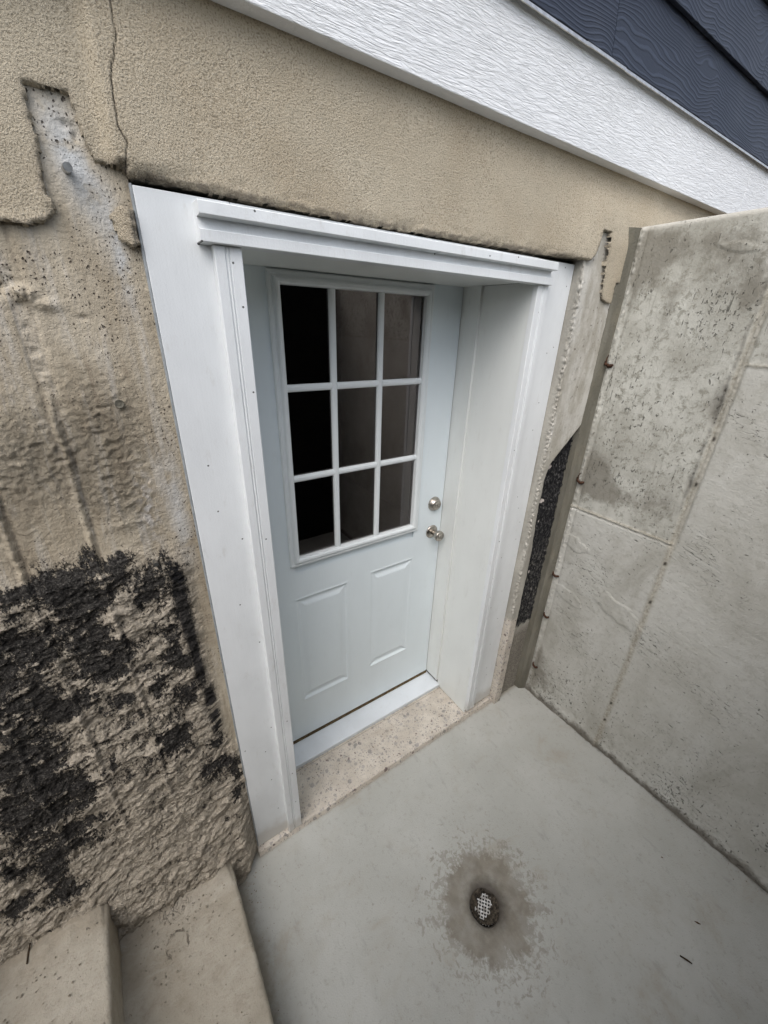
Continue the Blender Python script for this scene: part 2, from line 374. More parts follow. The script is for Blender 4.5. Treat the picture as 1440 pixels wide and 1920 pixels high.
def m_steps():
    n = N('step_concrete'); p = n.pos()
    big = n.noise(p, 5, 5, 0.6, 0.4); mid = n.noise(p, 24, 5, 0.65); fine = n.noise(p, 230, 3, 0.6)
    c = n.mix(n.rng(big, 0.3, 0.7), (0.33, 0.295, 0.235), (0.43, 0.395, 0.33))
    c = n.mix(n.mul(n.rng(mid, 0.48, 0.75), 0.5), c, (0.27, 0.235, 0.18))
    y = n.sep()[1]
    dirt = n.rng(n.add(y, n.mul(n.noise(p, 13, 5, 0.7), 0.16)), -0.36, -0.22)
    c = n.mix(n.mul(dirt, 0.8), c, n.mix(n.noise(p, 140, 4), (0.15, 0.122, 0.088), (0.31, 0.265, 0.20)))
    q = n.vm('SUBTRACT', n.vm('MULTIPLY', p, (1, 1, 0)), (-1.352, -0.470, 0))
    r = n.add(n.vm('LENGTH', q), n.mul(n.m('SUBTRACT', n.noise(p, 45, 4, 0.7), 0.5), 0.03))
    ring = n.mul(n.rng(n.m('ABSOLUTE', n.m('SUBTRACT', r, 0.030)), 0.0035, 0.001), n.rng(n.noise(p, 33, 3), 0.40, 0.52))
    q2 = n.vm('LENGTH', n.vm('MULTIPLY', n.vm('SUBTRACT', n.vm('MULTIPLY', p, (1, 1, 0)), (-1.345, -0.375, 0)), (1, 1.6, 1)))
    scr = n.mul(n.rng(q2, 0.06, 0.03), n.rng(n.m('ABSOLUTE', n.m('SUBTRACT', n.noise(n.sc((75, 45, 1)), 1, 2, 0.5, 1.2), 0.5)), 0.03, 0.006))
    k = n.m('MAXIMUM', ring, scr)
    c = n.mix(n.mul(k, 0.8), c, (0.12, 0.10, 0.08))
    v = n.vor(p, 42); cell = n.sep(v[1])[0]; hole = n.rng(n.noise(p, 75, 3, 0.6, 0.5), 0.68, 0.73)
    c = n.mix(n.mul(hole, 0.7), c, (0.14, 0.12, 0.1))
    c = n.mix(n.mul(n.rng(n.noise(p, 95, 5, 0.78), 0.53, 0.68), 0.4), c, (0.21, 0.18, 0.135))
    c = n.mix(n.mul(n.rng(n.noise(n.sc((8, 20, 8)), 1, 5, 0.7, 0.5), 0.52, 0.7), 0.4), c, (0.47, 0.44, 0.38))
    return n.done(c, 0.9, n.bump(n.add(n.mul(mid, 0.9), n.mul(fine, 0.4), n.mul(k, -0.7), n.mul(hole, -0.5)), 0.004), spec=0.2)
def m_retaining():
    n = N('retaining_concrete'); p = n.pos(); x, y, z = n.sep()
    up = n.attr('upper'); big = n.noise(n.sc((5, 5, 4)), 1, 6, 0.65, 0.5); fine = n.noise(p, 200, 4, 0.65)
    hor = n.noise(n.vm('MULTIPLY', n.vm('ADD', p, n.comb(0.0, 0.0, n.mul(y, -0.12))), (6, 6, 55)), 1, 5, 0.65, 0.5)
    ver = n.noise(n.sc((50, 50, 7)), 1, 5, 0.65, 0.5)
    lowc = n.mix(n.rng(big, 0.3, 0.7), (0.455, 0.445, 0.40), (0.56, 0.555, 0.515))
    lowc = n.mix(n.mul(n.rng(hor, 0.54, 0.74), 0.22), lowc, (0.30, 0.29, 0.25))
    lowc = n.mix(n.mul(n.rng(hor, 0.44, 0.32), 0.14), lowc, (0.62, 0.61, 0.58))
    upc = n.mix(n.rng(big, 0.35, 0.65), (0.39, 0.38, 0.335), (0.55, 0.545, 0.495))
    upc = n.mix(n.mul(n.rng(n.noise(p, 42, 5, 0.75, 0.3), 0.50, 0.64), 0.75), upc, (0.245, 0.235, 0.195))
    upc = n.mix(n.mul(n.rng(ver, 0.56, 0.72), 0.5), upc, (0.25, 0.24, 0.20))
    lowc = n.mix(n.mul(n.rng(n.noise(p, 48, 5, 0.75), 0.50, 0.68), 0.42), lowc, (0.33, 0.315, 0.27))
    c = n.mix(up, lowc, upc)
    c = n.mix(n.mul(n.rng(n.noise(n.sc((3.2, 3.2, 2.4)), 1, 5, 0.7, 0.6), 0.50, 0.68), 0.5), c, (0.30, 0.285, 0.24))
    stain = n.attr('stain')
    c = n.mix(n.mul(n.rng(n.add(stain, n.mul(n.m('SUBTRACT', n.noise(p, 26, 5, 0.7), 0.5), 0.9)), 0.3, 0.8), 0.75), c, (0.185, 0.17, 0.138))
    def marks(v, scale, lo, rr):
        vv = n.vor(v, scale); cell = n.sep(vv[1])[0]; s_ = n.rng(cell, lo, 1.0)
        return n.rng(vv[0], n.mul(rr, s_), n.mul(rr * 0.45, s_))
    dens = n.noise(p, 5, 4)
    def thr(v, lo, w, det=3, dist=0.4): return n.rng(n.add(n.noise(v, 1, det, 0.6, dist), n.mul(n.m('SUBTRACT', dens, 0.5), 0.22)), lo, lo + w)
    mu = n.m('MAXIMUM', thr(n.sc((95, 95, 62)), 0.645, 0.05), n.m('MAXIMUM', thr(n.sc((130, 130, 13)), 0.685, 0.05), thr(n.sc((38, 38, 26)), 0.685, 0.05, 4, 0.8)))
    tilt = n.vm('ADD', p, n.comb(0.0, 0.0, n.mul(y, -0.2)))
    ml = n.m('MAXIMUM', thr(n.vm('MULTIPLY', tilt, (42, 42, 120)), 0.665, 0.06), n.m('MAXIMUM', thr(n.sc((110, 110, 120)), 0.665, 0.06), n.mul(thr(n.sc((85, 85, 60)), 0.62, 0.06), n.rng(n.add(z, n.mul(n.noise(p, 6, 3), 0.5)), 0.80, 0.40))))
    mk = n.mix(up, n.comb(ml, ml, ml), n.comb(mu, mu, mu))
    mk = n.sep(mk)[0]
    c = n.mix(n.mul(mk, 0.78), c, (0.11, 0.11, 0.09))  # pit marks: shade inside the holes painted dark, together with grime
    # cracks on the lower cast
    ck = n.m('ABSOLUTE', n.m('SUBTRACT', n.noise(n.vm('MULTIPLY', n.vm('ADD', p, n.comb(0.0, 0.0, n.mul(y, -0.25))), (4, 4, 17)), 1, 3, 0.6, 0.8), 0.5))
    ckm = n.mul(n.rng(ck, 0.010, 0.002), n.m('SUBTRACT', 1.0, up), n.rng(n.noise(p, 5, 2), 0.5, 0.6))
    c = n.mix(n.mul(ckm, 0.25), c, (0.16, 0.15, 0.13))
    jt = n.attr('joint')
    c = n.mix(n.mul(jt, 0.8), c, n.mix(n.rng(n.noise(p, 90, 4), 0.4, 0.6), (0.29, 0.265, 0.21), (0.44, 0.41, 0.345)))
    c = n.mix(n.mul(n.attr('bead'), 0.7), c, (0.54, 0.52, 0.47))
    c = n.mix(n.attr('dark'), c, (0.06, 0.052, 0.042))
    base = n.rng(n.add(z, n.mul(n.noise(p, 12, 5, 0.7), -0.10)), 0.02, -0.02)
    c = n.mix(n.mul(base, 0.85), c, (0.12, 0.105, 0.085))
    c = n.mix(n.mul(n.attr('rim'), 0.7), c, (0.52, 0.50, 0.45))  # sky light on the rounded top edge painted in as a paler colour
    h = n.add(n.mul(fine, 0.45), n.mul(mk, -0.9), n.mul(ckm, -0.3), n.mul(hor, n.mul(n.m('SUBTRACT', 1.0, up), 0.25)), n.mul(ver, n.mul(up, 0.4)))
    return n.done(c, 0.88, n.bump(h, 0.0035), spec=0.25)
def m_fillet():
    n = N('corner_mortar'); p = n.pos()
    c = n.mix(n.rng(n.noise(n.sc((30, 30, 5)), 1, 5, 0.6), 0.3, 0.7), (0.125, 0.118, 0.094), (0.19, 0.18, 0.148))
    z = n.sep()[2]
    c = n.mix(n.mul(n.rng(n.noise(n.sc((14, 14, 6)), 1, 4), 0.5, 0.7), 0.4), c, (0.235, 0.21, 0.155))
    return n.done(c, 0.9, n.bump(n.noise(p, 180, 4), 0.003), spec=0.2)
def m_paint(name, col, dirt=0.25, rough=0.42, nails=False, grain=False):
    n = N(name); p = n.pos(); x, y, z = n.sep()
    c = n.mix(n.rng(n.noise(n.sc((5, 5, 2.2)), 1, 5, 0.6), 0.3, 0.75), col, tuple(k * (1 - 0.10 * dirt / 0.25) for k in col))
    c = n.mix(n.mul(n.rng(n.noise(n.sc((40, 40, 14)), 1, 5, 0.7), 0.55, 0.78), dirt), c, (0.48, 0.46, 0.42))
    h = n.mul(n.noise(p, 260, 3), 0.35)
    h = n.add(h, n.mul(n.noise(n.sc((150, 150, 7)), 1, 3), 0.3))
    if nails:
        v = n.vor2(x, z, 10.5); cell = n.sep(v[1])[0]
        dot = n.mul(n.rng(v[0], 0.026, 0.016), n.m('GREATER_THAN', cell, 0.30))
        c = n.mix(n.mul(dot, 0.9), c, (0.035, 0.032, 0.03)); h = n.add(h, n.mul(dot, -0.8))
        g = n.rng(n.add(z, n.mul(n.noise(p, 14, 4), -0.12)), 0.10, 0.02)
        c = n.mix(n.mul(g, 0.5), c, (0.42, 0.37, 0.30))
    return n.done(c, rough, n.bump(h, 0.0011), spec=0.45)
def m_grain_board():
    n = N('white_grained_board'); p = n.pos(); x, y, z = n.sep()
    v = n.vm('MULTIPLY', n.vm('ADD', p, n.comb(0.0, 0.0, n.mul(n.noise(n.sc((3, 1, 6)), 1, 2), 0.03))), (22, 22, 230))
    a = n.noise(v, 1, 4, 0.6, 0.9)
    b = n.noise(n.sc((60, 60, 420)), 1, 3, 0.6, 0.5)
    h = n.add(n.mul(n.rng(a, 0.35, 0.65), 0.6), n.mul(b, 0.35))
    c = n.mix(n.mul(n.rng(n.noise(p, 6, 4), 0.4, 0.8), 0.3), (0.82, 0.84, 0.86), (0.73, 0.745, 0.75))
    c = n.mix(n.mul(n.rng(a, 0.36, 0.26), 0.2), c, (0.55, 0.56, 0.57))
    return n.done(c, 0.55, n.bump(h, 0.0022), spec=0.35)
def m_siding(seed):
    n = N('dark_blue_grained_board'); p = n.pos()
    q = n.vm('ADD', p, (seed * 3.7, 0, seed * 0.31))
    f = n.noise(n.vm('MULTIPLY', q, (3.0, 0.0, 7.0)), 1, 2, 0.45, 0.5)
    zz = n.sep(q)[2]
    k = n.add(n.mul(f, 75.0), n.mul(zz, 560.0), n.mul(n.noise(n.vm('MULTIPLY', q, (40, 40, 40))), 1.5))
    s_ = n.m('SINE', k)
    h = n.add(n.rng(s_, -0.2, 1.0), n.mul(n.noise(n.sc((50, 50, 400)), 1, 3), 0.5))
    c = n.mix(n.rng(s_, 0.2, 1.0), (0.022, 0.029, 0.048), (0.038, 0.049, 0.076))
    c = n.mix(n.mul(n.rng(n.noise(p, 5, 5, 0.6), 0.45, 0.7), 0.35), c, (0.054, 0.063, 0.085))
    return n.done(c, 0.52, n.bump(h, 0.0012), spec=0.4)
def m_metal(name, col, rough, wear=0.1):
    n = N(name); p = n.pos()
    r = n.add(rough, n.mul(n.m('SUBTRACT', n.noise(p, 150, 4), 0.5), wear))
    c = n.mix(n.rng(n.noise(p, 90, 4), 0.35, 0.7), col, tuple(k * 0.75 for k in col))
    return n.done(c, r, n.bump(n.noise(n.sc((900, 60, 900)), 1, 2), 0.0002), metal=1.0)
def m_simple(name, a, b, scale, rough=0.9, bmp=0.002):
    n = N(name); p = n.pos(); f = n.noise(p, scale, 5, 0.65)
    return n.done(n.mix(n.rng(f, 0.35, 0.65), a, b), rough, n.bump(n.noise(p, scale * 3, 4), bmp), spec=0.25)
def m_glass():
    n = N('window_glass')
    tr = n.new('BsdfTransparent'); tr.inputs[0].default_value = (0.72, 0.72, 0.72, 1)
    gl = n.new('BsdfGlossy'); gl.inputs['Roughness'].default_value = 0.004; gl.inputs[0].default_value = (1.0, 0.92, 0.90, 1)
    fr = n.new('Fresnel'); fr.inputs[0].default_value = 2.0
    wv = n.noise(n.pos(), 4, 1); n.ln(n.bump(wv, 0.0006), gl.inputs['Normal'])
    mx = n.new('MixShader'); n.ln(fr.outputs[0], mx.inputs[0]); n.ln(tr.outputs[0], mx.inputs[1]); n.ln(gl.outputs[0], mx.inputs[2])
    n.t.links.new(mx.outputs[0], n.out.inputs[0]); return n.mat

M = dict(
    stucco=m_stucco(), conc=m_house_concrete(), rconc=m_right_concrete(), terr=m_terrazzo(), floor=m_floor(), steps=m_steps(),
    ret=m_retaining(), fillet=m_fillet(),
    trim=m_paint('white_trim_paint', (0.80, 0.825, 0.835), 0.36, 0.42, nails=True),
    jamb=m_paint('white_jamb_paint', (0.77, 0.79, 0.77), 0.2, 0.4),
    door=m_paint('door_paint', (0.75, 0.82, 0.85), 0.12, 0.36),
    lite=m_paint('window_frame_plastic', (0.76, 0.80, 0.81), 0.08, 0.38),
    board=m_grain_board(), flash=m_metal('drip_edge_metal', (0.80, 0.79, 0.76), 0.38),
    nickel=m_metal('satin_nickel', (0.50, 0.46, 0.41), 0.30), thresh=m_paint('threshold_plate', (0.72, 0.76, 0.80), 0.25, 0.34),
    rust=m_simple('rusty_steel', (0.028, 0.015, 0.011), (0.085, 0.040, 0.022), 160), steel=m_metal('grey_steel', (0.45, 0.45, 0.44), 0.4),
    wood=m_simple('damp_wood', (0.07, 0.05, 0.026), (0.16, 0.115, 0.06), 60), mud=m_simple('drain_mud', (0.022, 0.018, 0.014), (0.10, 0.082, 0.06), 95, 0.75, 0.004),
    plastic=m_simple('white_plastic', (0.30, 0.28, 0.25), (0.74, 0.74, 0.73), 70, 0.4, 0.0004),
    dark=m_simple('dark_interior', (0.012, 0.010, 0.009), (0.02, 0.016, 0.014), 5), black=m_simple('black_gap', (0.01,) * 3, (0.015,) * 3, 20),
    soil=m_simple('bare_soil', (0.05, 0.038, 0.026), (0.11, 0.085, 0.06), 9, 0.95, 0.02),
    backdrop=m_simple('dark_backdrop', (0.010, 0.010, 0.011), (0.02, 0.02, 0.021), 30, 0.7),
    twig=m_simple('dry_twig', (0.03, 0.02, 0.012), (0.075, 0.05, 0.03), 200), leaf=m_simple('dead_leaf', (0.05, 0.025, 0.015), (0.11, 0.06, 0.03), 200),
    glass=m_glass(), edge_grey=m_simple('grey_panel_edge', (0.25, 0.27, 0.28), (0.34, 0.36, 0.37), 40, 0.7, 0.0005),
    chip=m_simple('pale_stone', (0.42, 0.38, 0.33), (0.58, 0.54, 0.48), 150))

FL = 0.02          # floor level
PY = -0.30         # face of the white panels
CY = -0.287        # face of the bare concrete left of the door

# ------------------------------------------------------------------ ground and floor
def build_floor():
    bm = bmesh.new(); cx, cy, r0 = -0.457, -0.893, 0.062
    x0, x1, y0, y1 = -1.20, 0.47, -1.90, -0.30
    angs = sorted([2 * math.pi * k / 72 for k in range(72)] + [math.atan2(b - cy, a - cx) % (2 * math.pi) for a in (x0, x1) for b in (y0, y1)])
    def hit(a):
        c, s = math.cos(a), math.sin(a); t = 1e9
        if c > 1e-9: t = min(t, (x1 - cx) / c)
        if c < -1e-9: t = min(t, (x0 - cx) / c)
        if s > 1e-9: t = min(t, (y1 - cy) / s)
        if s < -1e-9: t = min(t, (y0 - cy) / s)
        return cx + c * t, cy + s * t
    prof = [(0.072, 0.0), (0.062, -0.0015), (0.053, -0.005), (0.048, -0.011), (0.046, -0.022), (0.045, -0.05)]
    rings = [[bm.verts.new((*hit(a), FL)) for a in angs]]
    for r, dz in prof:
        rings.append([bm.verts.new((cx + math.cos(a) * r * (1 + 0.05 * math.sin(3 * a + 1)), cy + math.sin(a) * r * (1 + 0.05 * math.sin(2 * a)), FL + dz)) for a in angs])
    n = len(angs)
    for a, b in zip(rings[:-1], rings[1:]):
        for k in range(n): bm.faces.new((a[k], a[(k + 1) % n], b[(k + 1) % n], b[k]))
    o = from_bm('floor', bm, M['floor']); tag(o, kind='structure', label='grey concrete landing floor with a wet stain round the drain')
    for p in o.data.polygons: p.use_smooth = False
build_floor()
def quad(bm, a, b, c, d_):
    bm.faces.new([bm.verts.new(p) for p in (a, b, c, d_)])
bm = bmesh.new(); G = 2.08
quad(bm, (0.66, -0.2, G), (40, -0.2, G), (40, -40, G), (0.66, -40, G))
quad(bm, (0.66, -40, G), (-40, -40, G), (-40, -1.9, G), (0.66, -1.9, G))
quad(bm, (-4.6, -1.9, G), (-40, -1.9, G), (-40, -0.2, G), (-4.6, -0.2, G))
o = from_bm('ground', bm, M['soil']); tag(o, kind='structure')

# ------------------------------------------------------------------ foundation wall of the house
fw = thing('foundation_wall', 'old house foundation wall round the door, tan stucco above and peeling tar-stained concrete', 'wall', (-0.4, -0.2, 0.0))
TAR = [(-1.333, 1.337, 0.059, 0.06), (-1.352, 1.368, 0.026, 0.026), (-1.307, 1.342, 0.031, 0.033), (-1.166, 1.31, 0.051, 0.057), (-1.206, 1.276, 0.022, 0.026), (-1.238, 1.371, 0.024, 0.018), (-1.245, 1.341, 0.017, 0.014), (-1.122, 0.693, 0.026, 0.033), (-1.453, 1.158, 0.049, 0.085), (-1.442, 1.218, 0.041, 0.038), (-1.345, 1.244, 0.035, 0.03), (-1.306, 1.168, 0.045, 0.059), (-1.311, 1.111, 0.042, 0.05), (-1.304, 0.996, 0.033, 0.027), (-1.36, 1.046, 0.02, 0.023), (-1.228, 1.014, 0.024, 0.019), (-1.168, 1.163, 0.027, 0.028), (-1.225, 0.959, 0.02, 0.039), (-1.177, 1.075, 0.025, 0.024), (-1.156, 1.037, 0.017, 0.032), (-1.168, 0.937, 0.027, 0.027), (-1.433, 1.295, 0.022, 0.035), (-1.407, 1.356, 0.03, 0.017), (-1.505, 0.931, 0.06, 0.063), (-1.526, 0.788, 0.068, 0.083), (-1.475, 0.794, 0.049, 0.058), (-1.408, 1.032, 0.032, 0.033), (-1.227, 0.792, 0.04, 0.05), (-1.144, 0.581, 0.05, 0.05), (-1.088, 0.532, 0.017, 0.046), (-1.099, 0.418, 0.023, 0.029), (-1.505, 1.038, 0.024, 0.032), (-1.308, 1.281, 0.039, 0.029), (-1.498, 0.623, 0.055, 0.051), (-1.477, 1.092, 0.036, 0.026), (-1.272, 1.392, 0.013, 0.027), (-1.361, 0.811, 0.014, 0.02), (-1.562, 0.551, 0.03, 0.079), (-1.643, 0.485, 0.038, 0.044), (-1.552, 0.443, 0.036, 0.038), (-1.622, 0.607, 0.019, 0.033), (-1.567, 0.697, 0.032, 0.031)]
SPRAY = [(-1.13, 1.216, 0.022, 0.134), (-1.126, 1.063, 0.017, 0.151), (-1.113, 0.819, 0.020, 0.122)]
def build_left_face():
    xs = axis_samples((-4.7, -1.80, 0.04), (-1.80, -1.066, 0.0025)); zs = axis_samples((-0.02, 0.20, 0.004), (0.20, 2.20, 0.0026), (2.20, 2.36, 0.02))
    X, Z = np.meshgrid(xs, zs, indexing='ij')
    h = 0.0025 * fbm(X * 9, Z * 6, 1) + 0.0008 * fbm(X * 60, Z * 60, 2)
    low = sst(1.42, 1.30, Z + 0.05 * fbm(X * 14, Z * 5, 3)) * sst(-1.085, -1.125, X + 0.012 * fbm(X * 20, Z * 30, 4) + 0.03 * sst(0.75, 0.55, Z) * -1)
    low = np.maximum(low, sst(0.62, 0.50, Z))
    # flaking crust: broken plates with crisp steps
    wx = X + 0.012 * fbm(X * 28, Z * 28, 5, 4); wz = Z - 0.13 * X + 0.010 * fbm(X * 28, Z * 28, 6, 4)
    p1 = np.floor((fbm(wx * 13, wz * 24, 14, 3) + 0.5) * 6) / 6
    p2 = np.floor((fbm(wx * 34, wz * 60, 16, 3) + 0.5) * 4) / 4
    p3 = np.floor((fbm(wx * 75, wz * 100, 17, 2) + 0.5) * 3) / 3
    pit = np.clip(fbm(wx * 50, wz * 65, 18, 3) - 0.12, 0, 1)
    crust = 0.9 * p1 + 0.7 * p2 + 0.35 * p3 - 1.2 * pit; plates = p1
    h = h + low * (0.0145 * p1 + 0.0062 * p2 + 0.0030 * p3 - 0.014 * pit + 0.0012 * fbm(X * 110, Z * 130, 19, 2) - 0.004)
    h = h + 0.055 * sst(0.62, 0.16, Z) ** 1.5 * (1 + 0.4 * fbm(X * 12, Z * 20, 15)) * sst(-1.06, -1.12, X)
    h = h + 0.02 * sst(-1.10, -1.25, X) * sst(1.2, 0.7, Z)
    # rough mortar smears between the form seams
    mz = (np.exp(-((X + 1.19) / 0.065) ** 2 - ((Z - 1.655) / 0.10) ** 2) + np.exp(-((X + 1.31) / 0.07) ** 2 - ((Z - 1.62) / 0.085) ** 2)
          + 0.8 * np.exp(-((X + 1.21) / 0.05) ** 2 - ((Z - 1.52) / 0.05) ** 2) + 0.6 * np.exp(-((X + 1.42) / 0.08) ** 2 - ((Z - 1.55) / 0.12) ** 2)
          + 0.5 * np.exp(-((X + 1.17) / 0.035) ** 2 - ((Z - 1.46) / 0.09) ** 2))
    mz = np.clip(mz, 0, 1) * (1 - low)
    h = h + mz * (0.008 * np.clip(ridged(wx * 34, wz * 44, 21, 4) - 0.35, 0, 1) ** 1.5 + 0.005 * np.floor((fbm(wx * 48, wz * 62, 22, 3) + 0.5) * 5) / 5 + 0.002 * fbm(X * 110, Z * 120, 23, 2) - 0.004)
    # form seams: fins and grooves
    seam = np.zeros_like(X)
    for x0, zt, sd in ((-1.258, 2.0, 31), (-1.380, 1.60, 41), (-1.50, 1.9, 51), (-1.62, 1.9, 61)):
        xc = x0 - 0.012 * sst(1.9, 1.3, Z) + 0.006 * fbm(Z * 14, Z * 0 + sd, sd, 4)
        dd = X - xc; on = sst(zt, zt - 0.02, Z) * sst(0.35, 0.8, Z)
        fin = np.exp(-(dd / 0.005) ** 2) * (0.006 + 0.006 * fbm(Z * 55, X * 30, sd + 1, 3)) * sst(1.80, 1.66, Z)
        rib = np.exp(-(dd / 0.008) ** 4) * (-0.0035 + 0.005 * fbm(Z * 85, X * 30, sd + 2, 4)) * sst(1.64, 1.76, Z)
        gro = -0.0038 * np.exp(-((dd - 0.011) / 0.004) ** 2) * (0.7 + 0.6 * fbm(Z * 25, X * 9, sd + 3)) - 0.003 * np.exp(-((dd + 0.011) / 0.003) ** 2) * sst(1.64, 1.76, Z)
        h = h + on * (fin + rib + gro)
        seam = np.maximum(seam, on * (0.55 * np.exp(-((dd - 0.009) / 0.003) ** 2) + 0.4 * np.exp(-((dd + 0.010) / 0.003) ** 2)) * np.clip(0.4 + 1.6 * fbm(Z * 40, X * 25, sd + 5, 3), 0, 1.3))
    # tie hole knob by the seam, blow-out scars
    for cx, cz, rx, rz, a, sd in ((-1.252, 1.893, 0.016, 0.011, 0.014, 71), (-1.226, 1.878, 0.020, 0.008, 0.007, 72), (-1.205, 1.46, 0.03, 0.01, 0.004, 73), (-1.28, 1.90, 0.014, 0.012, -0.008, 74), (-1.135, 2.128, 0.010, 0.005, -0.006, 75), (-1.127, 2.117, 0.005, 0.008, -0.006, 76), (-1.178, 1.86, 0.010, 0.004, -0.004, 77)):
        e = np.exp(-((X - cx) / rx) ** 2 - ((Z - cz) / rz) ** 2); h = h + e * a * (1 + 0.8 * fbm(X * 120, Z * 120, sd, 3))
    # chipped block by the bottom corner of the panel
    e = np.exp(-((X + 1.075) / 0.018) ** 4 - ((Z - 0.615) / 0.04) ** 4); h = h + e * (0.010 + 0.005 * fbm(X * 60, Z * 60, 81))
    tar = np.zeros_like(X)
    Xw = X + 0.016 * fbm(X * 30, Z * 14, 91, 4); Zw = Z + 0.012 * fbm(X * 30, Z * 14, 92, 4)
    for cx, cz, rx, rz in TAR: tar += 1.15 * np.exp(-(((Xw - cx) / rx) ** 2 + ((Zw - cz) / rz) ** 2))
    tar += 0.16 * low * sst(0.45, 0.75, Z) * sst(-1.06, -1.2, X) + 0.22 * sst(-1.40, -1.46, X) * sst(1.34, 1.2, Z) * sst(0.6, 0.8, Z)
    tar = np.clip(tar, 0, 1.15) - 0.55 * low * np.clip((crust - 0.90) * 1.6, -0.35, 1) + 0.30 * low * fbm(X * 24, (Z - 0.2 * X) * 34, 97, 3)
    spray = np.zeros_like(X)
    for cx, cz, rx, rz in SPRAY: spray = np.maximum(spray, np.exp(-np.abs((X - cx) / rx) ** 2.2 - np.abs((Z - cz) / rz) ** 5))
    spray = spray * (1 - 0.9 * sst(0.05, 0.35, fbm((X + 0.4 * Z) * 6, (Z - 0.3 * X) * 60, 93, 2)) * sst(1.0, 0.8, Z))
    grey = np.exp(-((X + 1.135 + 0.25 * (Z - 2.07)) / 0.028) ** 2 - ((Z - 2.08) / 0.085) ** 2) * 1.0 + 0.7 * np.exp(-((X + 1.10) / 0.012) ** 2 - ((Z - 1.96) / 0.07) ** 2)
    grey = grey + 0.6 * np.exp(-((X + 1.095) / 0.02) ** 2 - ((Z - 1.45) / 0.14) ** 2)
    pale = 0.75 * np.exp(-((X + 1.152 + 0.010 * fbm(Z * 30, X * 30, 95)) / 0.016) ** 2 - ((Z - 1.49) / 0.085) ** 2) * sst(-0.2, 0.25, fbm(X * 60, Z * 50, 96))
    P = np.stack([X, CY - h, Z], -1)
    grid('concrete_face', P, M['conc'], fw, attrs=dict(tar=tar, spray=spray, grey=np.clip(grey, 0, 1), rough=mz, pale=pale, soil=low, crust=crust, seam=np.clip(seam, 0, 1), smooth=(1 - low) * (1 - mz)), label='peeling concrete face left of the door with black tar')
build_left_face()

